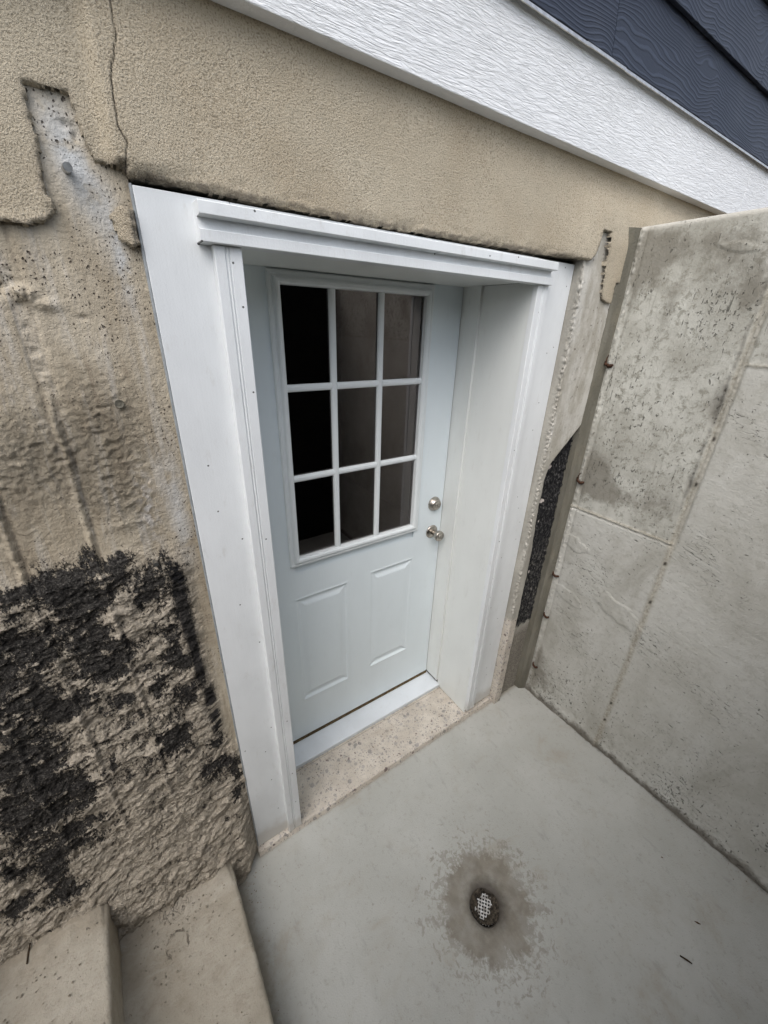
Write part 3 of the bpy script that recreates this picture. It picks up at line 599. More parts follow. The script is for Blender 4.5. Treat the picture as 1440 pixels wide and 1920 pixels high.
LEFT = [(-4.7, 1.99), (-1.60, 1.99), (-1.30, 1.986), (-1.248, 1.988), (-1.211, 1.990), (-1.186, 2.000), (-1.176, 2.020), (-1.184, 2.034), (-1.181, 2.069), (-1.175, 2.100), (-1.177, 2.129), (-1.175, 2.162), (-1.125, 2.163), (-1.122, 2.139), (-1.118, 2.115), (-1.109, 2.084), (-1.073, 2.083), (-1.066, 2.073)]
RIGHT = [(-0.6, 2.066), (-0.2, 2.070), (0.10, 2.072), (0.225, 2.072), (0.245, 2.09), (0.262, 2.158), (0.306, 2.158), (0.308, 2.10), (0.320, 1.99), (0.335, 1.965), (0.375, 1.955), (0.40, 1.955)]
def build_stucco():
    xs = axis_samples((-4.7, -1.34, 0.03), (-1.34, -1.085, 0.0035), (-1.085, -1.035, 0.0015), (-1.035, 0.42, 0.0038), (0.42, 1.5, 0.008), (1.5, 5, 0.1))
    zs = axis_samples((1.945, 2.20, 0.0032), (2.20, 2.37, 0.005))
    X, Z = np.meshgrid(xs, zs, indexing='ij')
    poly = LEFT + RIGHT + [(0.40, 2.02), (5, 2.02), (5, 2.45), (-4.7, 2.45)]
    jag = 0.0045 * fbm(X * 75, Z * 75, 101, 4) + 0.007 * fbm(X * 30, Z * 30, 102, 3) * sst(-1.13, -1.18, X) * sst(2.06, 2.02, Z)
    sd = poly_sd(X, Z, poly) + jag
    blob = poly_sd(X, Z, [(-1.105, 2.02), (-1.085, 2.035), (-1.0665, 2.03), (-1.0665, 1.978), (-1.08, 1.972), (-1.10, 1.985)]) + 0.003 * fbm(X * 70, Z * 70, 103)
    sd2 = np.maximum(sd, np.minimum(blob, 0.004))
    th = 0.030 * (1 - 0.62 * sst(-1.075, -1.10, X))
    lip = sst(0.03, 0.0, sd) * sst(-1.10, -1.06, X) * sst(0.24, 0.2, X)
    prof = np.sqrt(np.clip(1 - np.clip(1 - sd2 / np.where(X < -1.075, 0.0030, 0.0075), 0, 1) ** 2, 0, 1))
    h = th * prof * (1 - 0.25 * lip * sst(-0.3, 0.4, fbm(X * 14, Z * 30, 104)))
    h = h - 0.010 * lip * np.clip(ridged(X * 26, Z * 70, 110, 4) - 0.35, 0, 1) * sst(0.012, 0.0, sd)
    h = h + 0.003 * fbm(X * 5, Z * 5, 105) * prof + 0.0006 * fbm(X * 120, Z * 120, 106, 3) * prof + 0.003 * lip * fbm(X * 50, Z * 60, 107, 3)
    h = h + (0.004 + 0.006 * fbm(X * 60, Z * 60, 111, 3)) * sst(-1.14, -1.20, X) * sst(0.022, 0.0, sd) * sst(2.06, 2.02, Z) * prof
    crk = line_d(X + 0.0025 * fbm(Z * 60, X * 8, 108), Z, [(-1.047, 2.38), (-1.047, 2.24), (-1.063, 2.197), (-1.068, 2.157), (-1.068, 2.132), (-1.059, 2.115), (-1.066, 2.091), (-1.068, 2.07)])
    cw = 0.0008 + 0.0004 * fbm(Z * 90, X * 3, 109)
    crack = np.exp(-(crk / cw) ** 2)
    h = h - 0.004 * crack
    base = np.where(X > 0.20, -0.318, CY + 0.002)
    blend = sst(0.0, 0.26, X) * sst(2.30, 2.18, Z); base = (CY + 0.002) * (1 - blend) + (-0.326 + 0.008 * sst(2.12, 2.2, Z)) * blend
    hh = h * (1 - blend) + np.minimum(h, 0.020) * blend
    P = np.stack([X, base - hh, Z], -1)
    edge = np.clip(sst(0.016, 0.002, sd2), 0, 1) * (0.35 + 0.65 * sst(-1.09, -1.06, X)) * (1 - 0.7 * sst(0.23, 0.26, X))
    grid('stucco_coat', P, M['stucco'], fw, keep=sd2 > -0.0015, attrs=dict(edge=edge, crack=np.clip(crack, 0, 1)), label='tan sand-finish stucco band with a hairline crack')
build_stucco()
# concrete lintel body behind the stucco and above the opening
bm = bmesh.new(); box(bm, -1.064, 0.204, -0.290, 0.2, 2.074, 2.60); box(bm, 0.21, 5, -0.280, 0.2, 2.0, 2.60)
from_bm('lintel', bm, M['fillet'], fw)

def build_right_face():
    # profile starts on the cut reveal of the opening, turns the corner and runs to the retaining wall
    u = axis_samples((0, 0.047, 0.003), (0.047, 0.268, 0.0022)); zs = axis_samples((0.0, 2.18, 0.0032))
    U, Z = np.meshgrid(u, zs, indexing='ij')
    rev = U < 0.047
    R0 = 0.047
    bx = np.where(rev, 0.207, 0.207 + (U - R0)); by = np.where(rev, -0.292 - U, -0.292 - R0)
    fx = bx; face = sst(R0, R0 + 0.004, U)
    # rough broken arris
    ar = np.exp(-((U - R0) / 0.012) ** 2) * sst(0.55, 0.65, Z) * sst(2.1, 2.0, Z)
    ro = 0.012 * (np.floor((fbm(Z * 75, U * 90, 202, 4) + 0.5) * 5) / 5 - 0.4)
    nx = np.where(rev, 1.0, 0.25); dep = np.zeros_like(U)
    xl = 0.255 + 0.004 * fbm(Z * 22, Z * 0, 203, 3) - 0.02 * sst(0.9, 1.2, Z) * sst(1.42, 1.30, Z)
    top = 1.37 + (bx - 0.245) * 0.9
    rec = sst(xl - 0.003, xl + 0.010, bx) * sst(top + 0.004, top - 0.012, Z) * face
    dep = dep + 0.026 * rec
    tarm = rec * sst(0.46, 0.52, Z + 0.03 * fbm(bx * 30, Z * 20, 204))
    dep = dep - tarm * (0.007 * ridged(bx * 45, Z * 28, 205, 4) + 0.006 * fbm(bx * 60, Z * 50, 206, 4)) + 0.002
    dep = dep - face * (1 - rec) * (0.0018 * fbm(bx * 25, Z * 12, 207) - 0.006 * sst(0.33, 0.23, bx) * 0)
    dep = dep - rec * sst(0.30, 0.1, Z) * 0.006 * fbm(bx * 40, Z * 40, 208)
    P = np.stack([bx + np.where(rev, 1, 0.3) * ar * ro * 1.1, by + dep + ar * ro * 0.7, Z], -1)
    P[..., 1] += (U / R0).clip(0, 1) * 0.010 * sst(1.98, 2.12, Z)
    cut = sst(0.60, 0.585, Z + 0.004 * fbm(U * 50, Z * 50, 209)) * sst(xl + 0.002, xl - 0.002, bx)
    chip = np.zeros_like(U)
    for cx, cz, rx, rz in ((0.283, 1.352, 0.010, 0.010), (0.300, 1.385, 0.009, 0.006), (0.277, 1.20, 0.013, 0.009), (0.30, 0.83, 0.006, 0.008), (0.29, 1.10, 0.004, 0.006)):
        chip = np.maximum(chip, sst(1.2, 0.8, np.hypot((bx - cx) / rx, (Z - cz) / rz) + 0.4 * fbm(bx * 150, Z * 150, 210)))
    light = face * sst(1.3, 1.45, Z) + ar * 0.9 * sst(-0.1, 0.3, fbm(Z * 60, U * 60, 211))
    tar = np.maximum(tarm * (0.62 + 0.5 * sst(0.30, 0.26, bx + 0.02 * sst(0.7, 1.2, Z) * -1) + 0.25 * sst(0.9, 1.2, Z)), tarm * 0.5)
    tar = np.where(chip > 0.3, 0, tar)
    grid('concrete_reveal', P, M['rconc'], fw, attrs=dict(cut=cut, tar=tar, chip=chip * tarm, light=np.clip(light, 0, 1), low=rec * sst(0.5, 0.42, Z)), flip=False, label='cut concrete edge right of the door with a strip of black tar')
build_right_face()
# anchor bolts and screw left in the wall
def bolt(x, z, L, r, dz=0.0):
    bm = bmesh.new(); y = CY + 0.004
    tube(bm, [(x, y, z), (x + 0.001, y - L * 0.5, z - dz * 0.5), (x + 0.002, y - L, z - dz)], r, 12)
    bmesh.ops.bevel(bm, geom=[e for e in bm.edges if len(e.link_faces) == 2 and e.calc_face_angle(0) > 1.2], offset=r * 0.25, segments=2, affect='EDGES')
    return from_bm('anchor_bolt', bm, M['steel'], fw, smooth=False)
bolt(-1.150, 2.072, 0.042, 0.0062, 0.006)
bolt(-1.165, 1.353, 0.026, 0.0048, -0.002)
bm = bmesh.new(); lathe(bm, [(0.0035, 0), (0.0045, 0.004), (0.0080, 0.007), (0.0085, 0.009), (0.0075, 0.010), (0.005, 0.0085), (0.004, 0.0085)], (-1.157, CY + 0.002, 1.711), '-y', 20)
from_bm('screw_head', bm, M['fillet'], fw, smooth=False)
# sill of sawn concrete under the door
bm = bmesh.new()
xs_ = np.linspace(-1.068, 0.262, 90); rng = np.random.RandomState(4)
pr = [(0.12, -0.05), (0.12, 0.045), (-0.303, 0.045), (-0.312, 0.040), (-0.318, 0.019), (-0.318, -0.05)]
rings = []
for x in xs_:
    j = 0.004 * fbm(np.array([x * 16.0]), np.array([0.3]), 5)[0]; t = (x - xs_[0]) / (xs_[-1] - xs_[0])
    rings.append([bm.verts.new((x, y + (j - 0.004 * (1 - t) if y < -0.3 else 0), z)) for y, z in pr])
for a, b in zip(rings[:-1], rings[1:]):
    for k in range(len(pr)): bm.faces.new((a[k], a[(k + 1) % len(pr)], b[(k + 1) % len(pr)], b[k]))
bm.faces.new(rings[0]); bm.faces.new(rings[-1])
from_bm('sill', bm, M['terr'], fw)

# ------------------------------------------------------------------ cladding of the house above
cl = thing('house_cladding', 'dark blue wood-grain lap siding over a white trim board, above the stucco', 'siding', (0.3, -0.3, 2.32))
bm = bmesh.new(); box(bm, -5, 1.205, -0.348, -0.300, 2.318, 2.532, 0.002)
from_bm('trim_board', bm, M['board'], cl)
bm = bmesh.new(); box(bm, 1.2065, 5, -0.348, -0.300, 2.318, 2.532, 0.002)
from_bm('trim_board', bm, M['board'], cl)
bm = bmesh.new()   # bent drip edge, two lengths
for a, b, dz in ((-5, 0.0, 0.0), (-0.012, 0.17, 0.0012), (0.165, 5, 0.0)):
    prism(bm, [(-0.30, 2.536 + dz), (-0.355, 2.509 + dz), (-0.3605, 2.505 + dz), (-0.3615, 2.4985 + dz), (-0.3600, 2.4975 + dz), (-0.3590, 2.503 + dz), (-0.354, 2.5065 + dz), (-0.30, 2.5335 + dz)], lambda y, z, t, a=a, b=b: (a if t == 0 else b, y, z))
from_bm('drip_edge', bm, M['flash'], cl)
SID = [m_siding(k) for k in range(3)]
ze = 2.5065
for i in range(14):
    z0, z1 = ze + i * 0.172, ze + i * 0.172 + 0.197
    cuts = [(-5, 0.094), (0.0962, 5)] if i == 0 else ([(-5, 1.0), (1.0025, 5)] if i == 1 else [(-5, 5)])
    for k, (a, b) in enumerate(cuts):
        bm = bmesh.new(); yb = -0.3605
        prism(bm, [(yb, z0), (yb - 0.002 + 0.001, z0 + 0.001), (yb + 0.016, z1), (yb + 0.024, z1), (yb + 0.010, z0)], lambda y, z, t, a=a, b=b: (a if t == 0 else b, y, z))
        from_bm('siding_board', bm, SID[(i + k) % 3], cl)
bm = bmesh.new(); box(bm, -5, 5, -0.325, 0.2, 2.61, 4.8)
from_bm('wall_core', bm, M['black'], cl)

# ------------------------------------------------------------------ door frame
fr = thing('door_surround', 'white painted wooden door surround with wide side panels, grooved casing and stepped header', 'door frame', (-0.43, -0.3, 0.045))
def bpart(name, m, *boxes, bev=0.0015, parent=None, label=None):
    bm = bmesh.new()
    for b in boxes: box(bm, *b, bev)
    return from_bm(name, bm, m, parent or fr, label)
bpart('side_panel', M['trim'], (-1.063, -0.905, PY, -0.280, 0.047, 2.064))
bpart('side_panel', M['trim'], (0.0175, 0.205, PY, -0.280, 0.060, 2.063))
bpart('head_panel', M['trim'], (-0.9045, 0.017, PY + 0.001, -0.280, 2.0, 2.064))
bpart('panel_edge_strip', M['edge_grey'], (-1.0672, -1.0632, -0.2995, -0.26, 0.047, 2.066), bev=0.0008); bpart('panel_edge_strip', M['edge_grey'], (0.2053, 0.2075, -0.297, -0.26, 0.6, 2.064), bev=0.0008)  # left grey strip paints the panel's side edge as shaded
CAS = [(0, 0), (0, 0.018), (0.0015, 0.0195), (0.019, 0.0195), (0.0205, 0.0165), (0.0225, 0.0165), (0.024, 0.0195), (0.0255, 0.0195), (0.0265, 0.0172), (0.0285, 0.0172), (0.0295, 0.0195), (0.0505, 0.0195), (0.052, 0.018), (0.052, 0)]
def casing(x0, sgn, zb, zt):
    bm = bmesh.new()
    prism(bm, CAS, lambda a, b, t: (x0 + sgn * a, PY - 0.0005 - b, zb if t == 0 else zt))
    from_bm('casing', bm, M['trim'], fr)
casing(-0.949, 1, 0.050, 1.9895); casing(0.062, -1, 0.080, 1.9905)
# stepped header: bottom flat, fascia, cap
bm = bmesh.new()
HP = [(0, 1.991), (0.031, 1.991), (0.0325, 1.9925), (0.0325, 2.010), (0.031, 2.0115), (0.0235, 2.012), (0.0215, 2.030), (0.0425, 2.0305), (0.044, 2.032), (0.044, 2.050), (0.0425, 2.0515), (0.0, 2.0525)]
def hx(y, z, t):
    return (-0.972 if t == 0 else 0.058, PY - y, z)
prism(bm, HP, hx)
from_bm('header', bm, M['trim'], fr)
# jamb liners, soffit, inner frame
bpart('jamb_liner', M['jamb'], (0.0125, 0.0172, -0.3025, -0.088, 0.050, 1.9985)); bpart('jamb_liner', M['jamb'], (-0.9045, -0.8995, -0.3025, 0.0, 0.050, 1.9985))
bpart('soffit_board', M['jamb'], (-0.899, 0.012, -0.3005, 0.003, 1.999, 2.012))
bpart('inner_jamb', M['jamb'], (0.0035, 0.020, -0.0875, 0.06, 0.0875, 2.05), (0.0015, 0.0035, -0.0885, -0.0835, 0.0875, 1.998), bev=0.0012)
th = bpart('threshold', M['thresh'], (-0.8985, 0.0115, -0.107, 0.05, 0.060, 0.0705), (-0.8985, 0.0115, -0.105, -0.099, 0.0465, 0.0595), bev=0.0022)
bpart('wood_subsill', M['wood'], (-0.8985, 0.003, -0.004, 0.06, 0.071, 0.0785), bev=0.001)

# ------------------------------------------------------------------ door
dr = thing('entry_door', 'pale blue-grey panelled entry door with a nine-light window, closed, set back in the white frame', 'door', (-0.443, 0, 0.086))
DX0, DX1, DZ0, DZ1 = -0.889, 0.0, 0.088, 2.06
def build_slab():
    xs = axis_samples((DX0, -0.74, 0.02), (-0.74, -0.495, 0.0035), (-0.495, -0.39, 0.015), (-0.39, -0.145, 0.0035), (-0.145, 0.0, 0.02))
    zs = axis_samples((DZ0, 0.31, 0.02), (0.31, 0.895, 0.0035), (0.895, 1.05, 0.05), (1.05, 1.98, 0.1), (1.98, DZ1, 0.03))
    X, Z = np.meshgrid(xs, zs, indexing='ij')
    Y = np.zeros_like(X)
    for a, b, c, e in ((-0.729, -0.504, 0.322, 0.874), (-0.383, -0.158, 0.330, 0.882)):
        d_ = np.minimum(np.minimum(X - a, b - X), np.minimum(Z - c, e - Z))
        pr = np.where(d_ > 0, 0.0085 * sst(0, 0.008, d_) - 0.0085 * sst(0.017, 0.042, d_), 0) - 0.0022 * np.exp(-((d_ + 0.002) / 0.004) ** 2)
        side = np.minimum(X - a, b - X) < np.minimum(Z - c, e - Z)
        Y = Y + pr * np.where(side, 0.55 if a < -0.5 else 0.25, 1.0)
    keep = ~((X > -0.725) & (X < -0.160) & (Z > 1.049) & (Z < 1.981))
    grid('door_slab', np.stack([X, Y, Z], -1), M['door'], dr, keep=keep, smooth=True)
build_slab()
bm = bmesh.new()
for b in ((DX0, -0.73, 0.004, 0.044, DZ0, DZ1), (-0.155, DX1, 0.004, 0.044, DZ0, DZ1), (-0.729, -0.156, 0.011, 0.044, DZ0, 1.03), (-0.729, -0.156, 0.004, 0.044, 1.985, DZ1)): box(bm, *b)
box(bm, DX1 - 0.003, DX1, 0.0008, 0.0035, DZ0, DZ1); box(bm, DX0, DX1, 0.0008, 0.0035, DZ0, DZ0 + 0.002)
from_bm('door_core', bm, M['door'], dr)
# window frame: mitred moulding
def ring_profile(bm, x0, x1, z0, z1, prof):
    """prof: (inset, projection towards -y)"""
    loops = []
    for i, pj_ in prof:
        loops.append([bm.verts.new(p) for p in ((x0 + i, -pj_, z0 + i), (x1 - i, -pj_, z0 + i), (x1 - i, -pj_, z1 - i), (x0 + i, -pj_, z1 - i))])
    for a, b in zip(loops[:-1], loops[1:]):
        for k in range(4): bm.faces.new((a[k], a[(k + 1) % 4], b[(k + 1) % 4], b[k]))
bm = bmesh.new()
ring_profile(bm, -0.744, -0.1425, 1.030, 1.9955, [(0, -0.001), (0, 0.006), (0.003, 0.0095), (0.009, 0.0105), (0.0135, 0.0085), (0.016, 0.010), (0.019, 0.0165), (0.023, 0.0185), (0.030, 0.0175), (0.0355, 0.012), (0.0365, -0.004), (0.0365, -0.01)])
wf = from_bm('window_frame', bm, M['lite'], dr)
# muntins between the nine lights
bm = bmesh.new(); mp = [(-0.011, 0.0), (-0.011, 0.007), (-0.0085, 0.010), (-0.004, 0.0125), (0.004, 0.0125), (0.0085, 0.010), (0.011, 0.007), (0.011, 0.0)]
GX0, GX1, GZ0, GZ1 = -0.708, -0.178, 1.066, 1.960
for xc in (-0.543, -0.362): prism(bm, mp, lambda a, b, t, xc=xc: (xc + a, 0.003 - b, GZ0 if t == 0 else GZ1))
for zc in (1.377, 1.677):
    for a0, a1 in ((GX0, -0.552), (-0.534, -0.371), (-0.353, GX1)):
        prism(bm, mp, lambda a, b, t, zc=zc, a0=a0, a1=a1: (a0 if t == 0 else a1, 0.0025 - b, zc + a))
from_bm('muntin_grid', bm, M['lite'], wf)
bm = bmesh.new(); quad(bm, (GX0 - 0.004, 0.004, GZ0 - 0.004), (GX1 + 0.004, 0.004, GZ0 - 0.004), (GX1 + 0.004, 0.004, GZ1 + 0.004), (GX0 - 0.004, 0.004, GZ1 + 0.004))
from_bm('glass', bm, M['glass'], wf)
# knob and deadbolt
kx, kz, dz_ = -0.052, 0.998, 1.140
bm = bmesh.new(); lathe(bm, [(0.0325, -0.001), (0.0325, 0.003), (0.030, 0.0065), (0.022, 0.009), (0.015, 0.0105), (0.0125, 0.012)], (kx, 0, kz), '-y', 48)
ro = from_bm('knob_rose', bm, M['nickel'], dr, smooth=False)
bm = bmesh.new(); lathe(bm, [(0.0125, 0.011), (0.0120, 0.022), (0.0135, 0.028), (0.0185, 0.034), (0.0225, 0.042), (0.0245, 0.052), (0.0245, 0.058), (0.0232, 0.0615), (0.0205, 0.0625), (0.0195, 0.0612), (0.0085, 0.0610), (0.0080, 0.0630), (0.0065, 0.0635)], (kx, 0, kz), '-y', 48)
kn = from_bm('door_knob', bm, M['nickel'], dr, smooth=False)
bm = bmesh.new(); box(bm, kx - 0.0010, kx + 0.0010, -0.0638, -0.0610, kz - 0.004, kz + 0.0045); from_bm('keyhole', bm, M['black'], kn)
bm = bmesh.new(); lathe(bm, [(0.0335, -0.001), (0.0335, 0.003), (0.0320, 0.006), (0.0245, 0.020), (0.0225, 0.0225), (0.0205, 0.0232), (0.0195, 0.0222), (0.0105, 0.0222), (0.0100, 0.0238), (0.008, 0.0242)], (kx, 0, dz_), '-y', 48)
db = from_bm('deadbolt', bm, M['nickel'], dr, smooth=False)
bm = bmesh.new(); box(bm, kx - 0.0010, kx + 0.0010, -0.0246, -0.022, dz_ - 0.0045, dz_ + 0.005); from_bm('keyhole', bm, M['black'], db)
for o in (ro, kn, db):
    for p in o.data.polygons: p.use_smooth = len(p.vertices) == 4
# dark room behind the glass
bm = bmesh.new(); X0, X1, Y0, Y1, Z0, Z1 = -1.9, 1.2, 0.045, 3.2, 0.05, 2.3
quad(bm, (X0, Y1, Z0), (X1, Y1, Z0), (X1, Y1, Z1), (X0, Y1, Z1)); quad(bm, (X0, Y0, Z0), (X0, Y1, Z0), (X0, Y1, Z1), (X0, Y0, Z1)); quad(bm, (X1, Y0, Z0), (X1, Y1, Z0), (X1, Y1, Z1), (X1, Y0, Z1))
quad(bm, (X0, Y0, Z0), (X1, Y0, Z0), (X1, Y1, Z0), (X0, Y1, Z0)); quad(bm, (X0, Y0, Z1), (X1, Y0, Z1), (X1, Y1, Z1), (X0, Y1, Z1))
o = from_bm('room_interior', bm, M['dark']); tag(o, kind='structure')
# hidden masonry returns beside the recess keep daylight out of it
bm = bmesh.new(); box(bm, -1.9, -0.9050, -0.270, 0.2, 0, 2.07); box(bm, 0.0205, 0.206, -0.278, 0.2, 0, 2.07); box(bm, 0.208, 1.2, -0.26, 0.2, 0, 2.0); box(bm, -0.9048, 0.0204, -0.278, 0.2, 2.0125, 2.073)
from_bm('masonry_return', bm, M['fillet'], fw)

# ------------------------------------------------------------------ retaining wall on the right
rw = thing('retaining_wall', 'grey cast concrete retaining wall right of the landing with form joints and rusty ties', 'wall', (0.55, -1.1, 0.0))
RX = 0.447; RT = 2.190
def build_ret():
    ys = -axis_samples((0.356, 1.55, 0.0032), (1.55, 1.868, 0.02))
    tz = axis_samples((0, 2.176, 0.0036))
    na = 8; zlist = list(tz) + [RT - 0.014 + 0.014 * math.sin(math.pi / 2 * k / na) for k in range(1, na + 1)] + [RT + 0.0005, RT + 0.001]
    back = [0] * len(tz) + [0.014 * (1 - math.cos(math.pi / 2 * k / na)) for k in range(1, na + 1)] + [0.10, 0.215]
    Y, Zi = np.meshgrid(ys, np.arange(len(zlist)), indexing='ij')
    Z = np.array(zlist)[Zi]; B = np.array(back)[Zi]
    h = 0.003 * fbm(Y * 4, Z * 4, 301) + 0.0008 * fbm(Y * 50, Z * 50, 302)
    yj = -0.771
    left = sst(yj - 0.002, yj + 0.002, Y); jw = 0.006 * fbm(Z * 18, Z * 0 + 3.3, 303, 4)
    upper = left * sst(1.150, 1.162, Z + 0.01 * fbm(Y * 20, Z * 20, 304)) + (1 - left) * sst(1.775, 1.790, Z)
    h = h + 0.006 * left * sst(1.163, 1.157, Z) * sst(0, 0.5, left) * 0.5
    # vertical joint: shallow trough with a ragged bead and broken edge
    d_ = Y - yj - jw * 0.4
    tr = np.exp(-(d_ / 0.012) ** 4)
    bead = np.exp(-((d_ + 0.003) / 0.0045) ** 2) * (0.5 + 0.6 * ridged(Z * 110, Y * 20, 305, 2)) * sst(1.15, 1.3, Z)
    brk = np.exp(-((d_ - 0.019 - 0.012 * fbm(Z * 9, Z * 0, 306, 4)) / 0.006) ** 2) * sst(1.2, 1.4, Z) * (0.6 + fbm(Z * 30, Y * 20, 307))
    scar = np.exp(-((d_ - 0.028) / 0.018) ** 2 - ((Z - 1.655) / 0.05) ** 2) + 0.7 * np.exp(-((d_ - 0.02) / 0.012) ** 2 - ((Z - 1.40) / 0.04) ** 2)
    h = h - 0.006 * tr * sst(1.1, 1.25, Z) + 0.0008 * tr * sst(1.2, 1.1, Z) + 0.0025 * bead - 0.005 * brk - 0.008 * scar
    # horizontal joints
    dj = Z - 1.160 - 0.003 * fbm(Y * 20, Y * 0, 308); jh = np.exp(-(dj / 0.006) ** 2) * left
    jh2 = np.exp(-((Z - 1.785) / 0.005) ** 2) * (1 - left)
    h = h + (0.002 + 0.004 * fbm(Y * 70, Z * 60, 309, 3)) * (jh + jh2) - 0.003 * np.exp(-((dj + 0.010) / 0.004) ** 2) * left
    # ragged bead at the corner with the house
    dc = -0.368 - Y
    cb = np.exp(-((dc + 0.004 * fbm(Z * 25, Z * 0, 314, 4)) / 0.005) ** 2)
    h = h + cb * (0.001 + 0.009 * np.clip(fbm(Z * 60, Y * 60, 310, 4) + 0.15, 0, 1)) * sst(0.1, 0.3, Z)
    h = h - 0.002 * np.exp(-((dc - 0.017) / 0.004) ** 2)
    # flat scars on the lower cast
    for cy, cz, ry, rz, a in ((-0.67, 0.78, 0.10, 0.045, 0.004), (-0.42, 0.99, 0.06, 0.03, 0.004), (-0.45, 0.72, 0.07, 0.03, 0.003), (-1.2, 0.82, 0.03, 0.012, -0.005), (-0.66, 2.10, 0.05, 0.012, 0.004)):
        e = sst(1.15, 0.9, np.hypot((Y - cy) / ry, (Z - cz - 0.2 * (Y - cy)) / rz) + 0.5 * fbm(Y * 22, Z * 30, 311)); h = h + a * 0.6 * e
    foot = sst(0.10, 0.03, Z); h = h + foot * 0.008 * (0.6 + fbm(Y * 25, Z * 25, 312))
    stain = 0
    for cy, cz, ry, rz, a in ((-0.42, 2.07, 0.07, 0.12, 0.8), (-0.55, 2.12, 0.2, 0.05, 0.55), (-0.43, 1.34, 0.055, 0.085, 1.0), (-0.46, 1.27, 0.08, 0.06, 0.7), (-0.66, 2.02, 0.10, 0.10, 0.55), (-0.58, 1.26, 0.12, 0.06, 0.5), (-0.95, 2.0, 0.14, 0.16, 0.6), (-0.70, 1.30, 0.07, 0.09, 0.45), (-0.52, 1.92, 0.035, 0.10, 0.6), (-0.73, 1.98, 0.03, 0.07, 0.5), (-0.42, 0.20, 0.10, 0.16, 0.6), (-0.75, 0.12, 0.3, 0.08, 0.35), (-1.6, 0.2, 0.5, 0.25, 0.35), (-0.60, 1.72, 0.05, 0.12, 0.35)):
        stain = stain + a * np.exp(-((Y - cy) / ry) ** 2 - ((Z - cz) / rz) ** 2)
    stain = stain + 0.30 * np.exp(-((Y + 0.385) / 0.02) ** 2)
    dark = scar * 0.8 * (0.6 + 0.4 * fbm(Y * 60, Z * 60, 313)) + 0.55 * brk
    for cz in (1.395, 1.075, 0.895, 0.32, 0.21, 1.555):
        dark = dark + np.exp(-((Y - yj) / 0.005) ** 4 - ((Z - cz) / 0.008) ** 4)
    joint = np.clip(tr * 0.9 + jh * 1.0 + jh2 * 0.8, 0, 1)
    rim = sst(2.170, 2.178, Z)
    P = np.stack([RX - h + B, Y, Z], -1)
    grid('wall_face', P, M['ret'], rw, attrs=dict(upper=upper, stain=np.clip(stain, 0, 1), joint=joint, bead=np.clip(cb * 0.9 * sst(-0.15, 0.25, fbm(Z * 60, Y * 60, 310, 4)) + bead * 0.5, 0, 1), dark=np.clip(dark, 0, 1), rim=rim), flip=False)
build_ret()
bm = bmesh.new(); box(bm, RX + 0.02, RX + 0.213, -1.866, -0.335, -0.05, RT - 0.02)
from_bm('wall_body', bm, M['fillet'], rw)
bm = bmesh.new()   # end of the wall
zs = np.linspace(0, RT - 0.004, 120); A = []; Bv = []
for z in zs:
    j = 0.003 * fbm(np.array([z * 14.]), np.array([.7]), 321)[0]
    A.append([bm.verts.new(p) for p in ((0.404 + j, -0.300, z), (0.407 + j, -0.3385 + j * 0.5, z), (0.424, -0.349, z), (RX - 0.004, -0.3575, z), (RX + 0.004, -0.362, z), (RX + 0.06, -0.34, z))])
for a, b in zip(A[:-1], A[1:]):
    for k in range(5): bm.faces.new((a[k], a[k + 1], b[k + 1], b[k]))
bm.faces.new(A[-1])
from_bm('corner_mortar', bm, M['fillet'], rw)
for y, z, s in ((-0.356, 1.752, 1), (-0.360, 1.279, 1), (-0.356, 0.795, 1), (-0.362, 0.548, 0.9), (-0.370, 0.212, 0.9)):
    bm = bmesh.new(); X = RX - 0.001; k = s
    tube(bm, [(X + 0.01, y + 0.004, z + 0.012 * k), (X - 0.006, y + 0.002, z + 0.010 * k), (X - 0.014 * k, y - 0.006, z + 0.001), (X - 0.013 * k, y - 0.020 * k, z - 0.003), (X - 0.004, y - 0.027 * k, z - 0.002), (X - 0.001, y - 0.022, z - 0.007), (X - 0.010, y - 0.010, z - 0.009)], [0.003, 0.0035, 0.0052, 0.0056, 0.0054, 0.004, 0.003], 8)
    if z == 1.752 or z == 1.279: tube(bm, [(X - 0.010, y - 0.004, z + 0.001), (X - 0.006, y - 0.001, z + 0.02), (X - 0.003, y - 0.004, z + 0.034)], [0.003, 0.0022, 0.0014], 6)
    from_bm('form_tie', bm, M['rust'], rw, smooth=True)

# dark wall added behind the camera so the door panes reflect black
bm = bmesh.new(); box(bm, -4.6, 0.80, -2.06, -1.87, -0.05, 2.22, 0.01)
o = from_bm('reflection_backdrop', bm, M['backdrop']); tag(o, 'added dark wall opposite the door, out of view, for black glass reflections', 'wall')

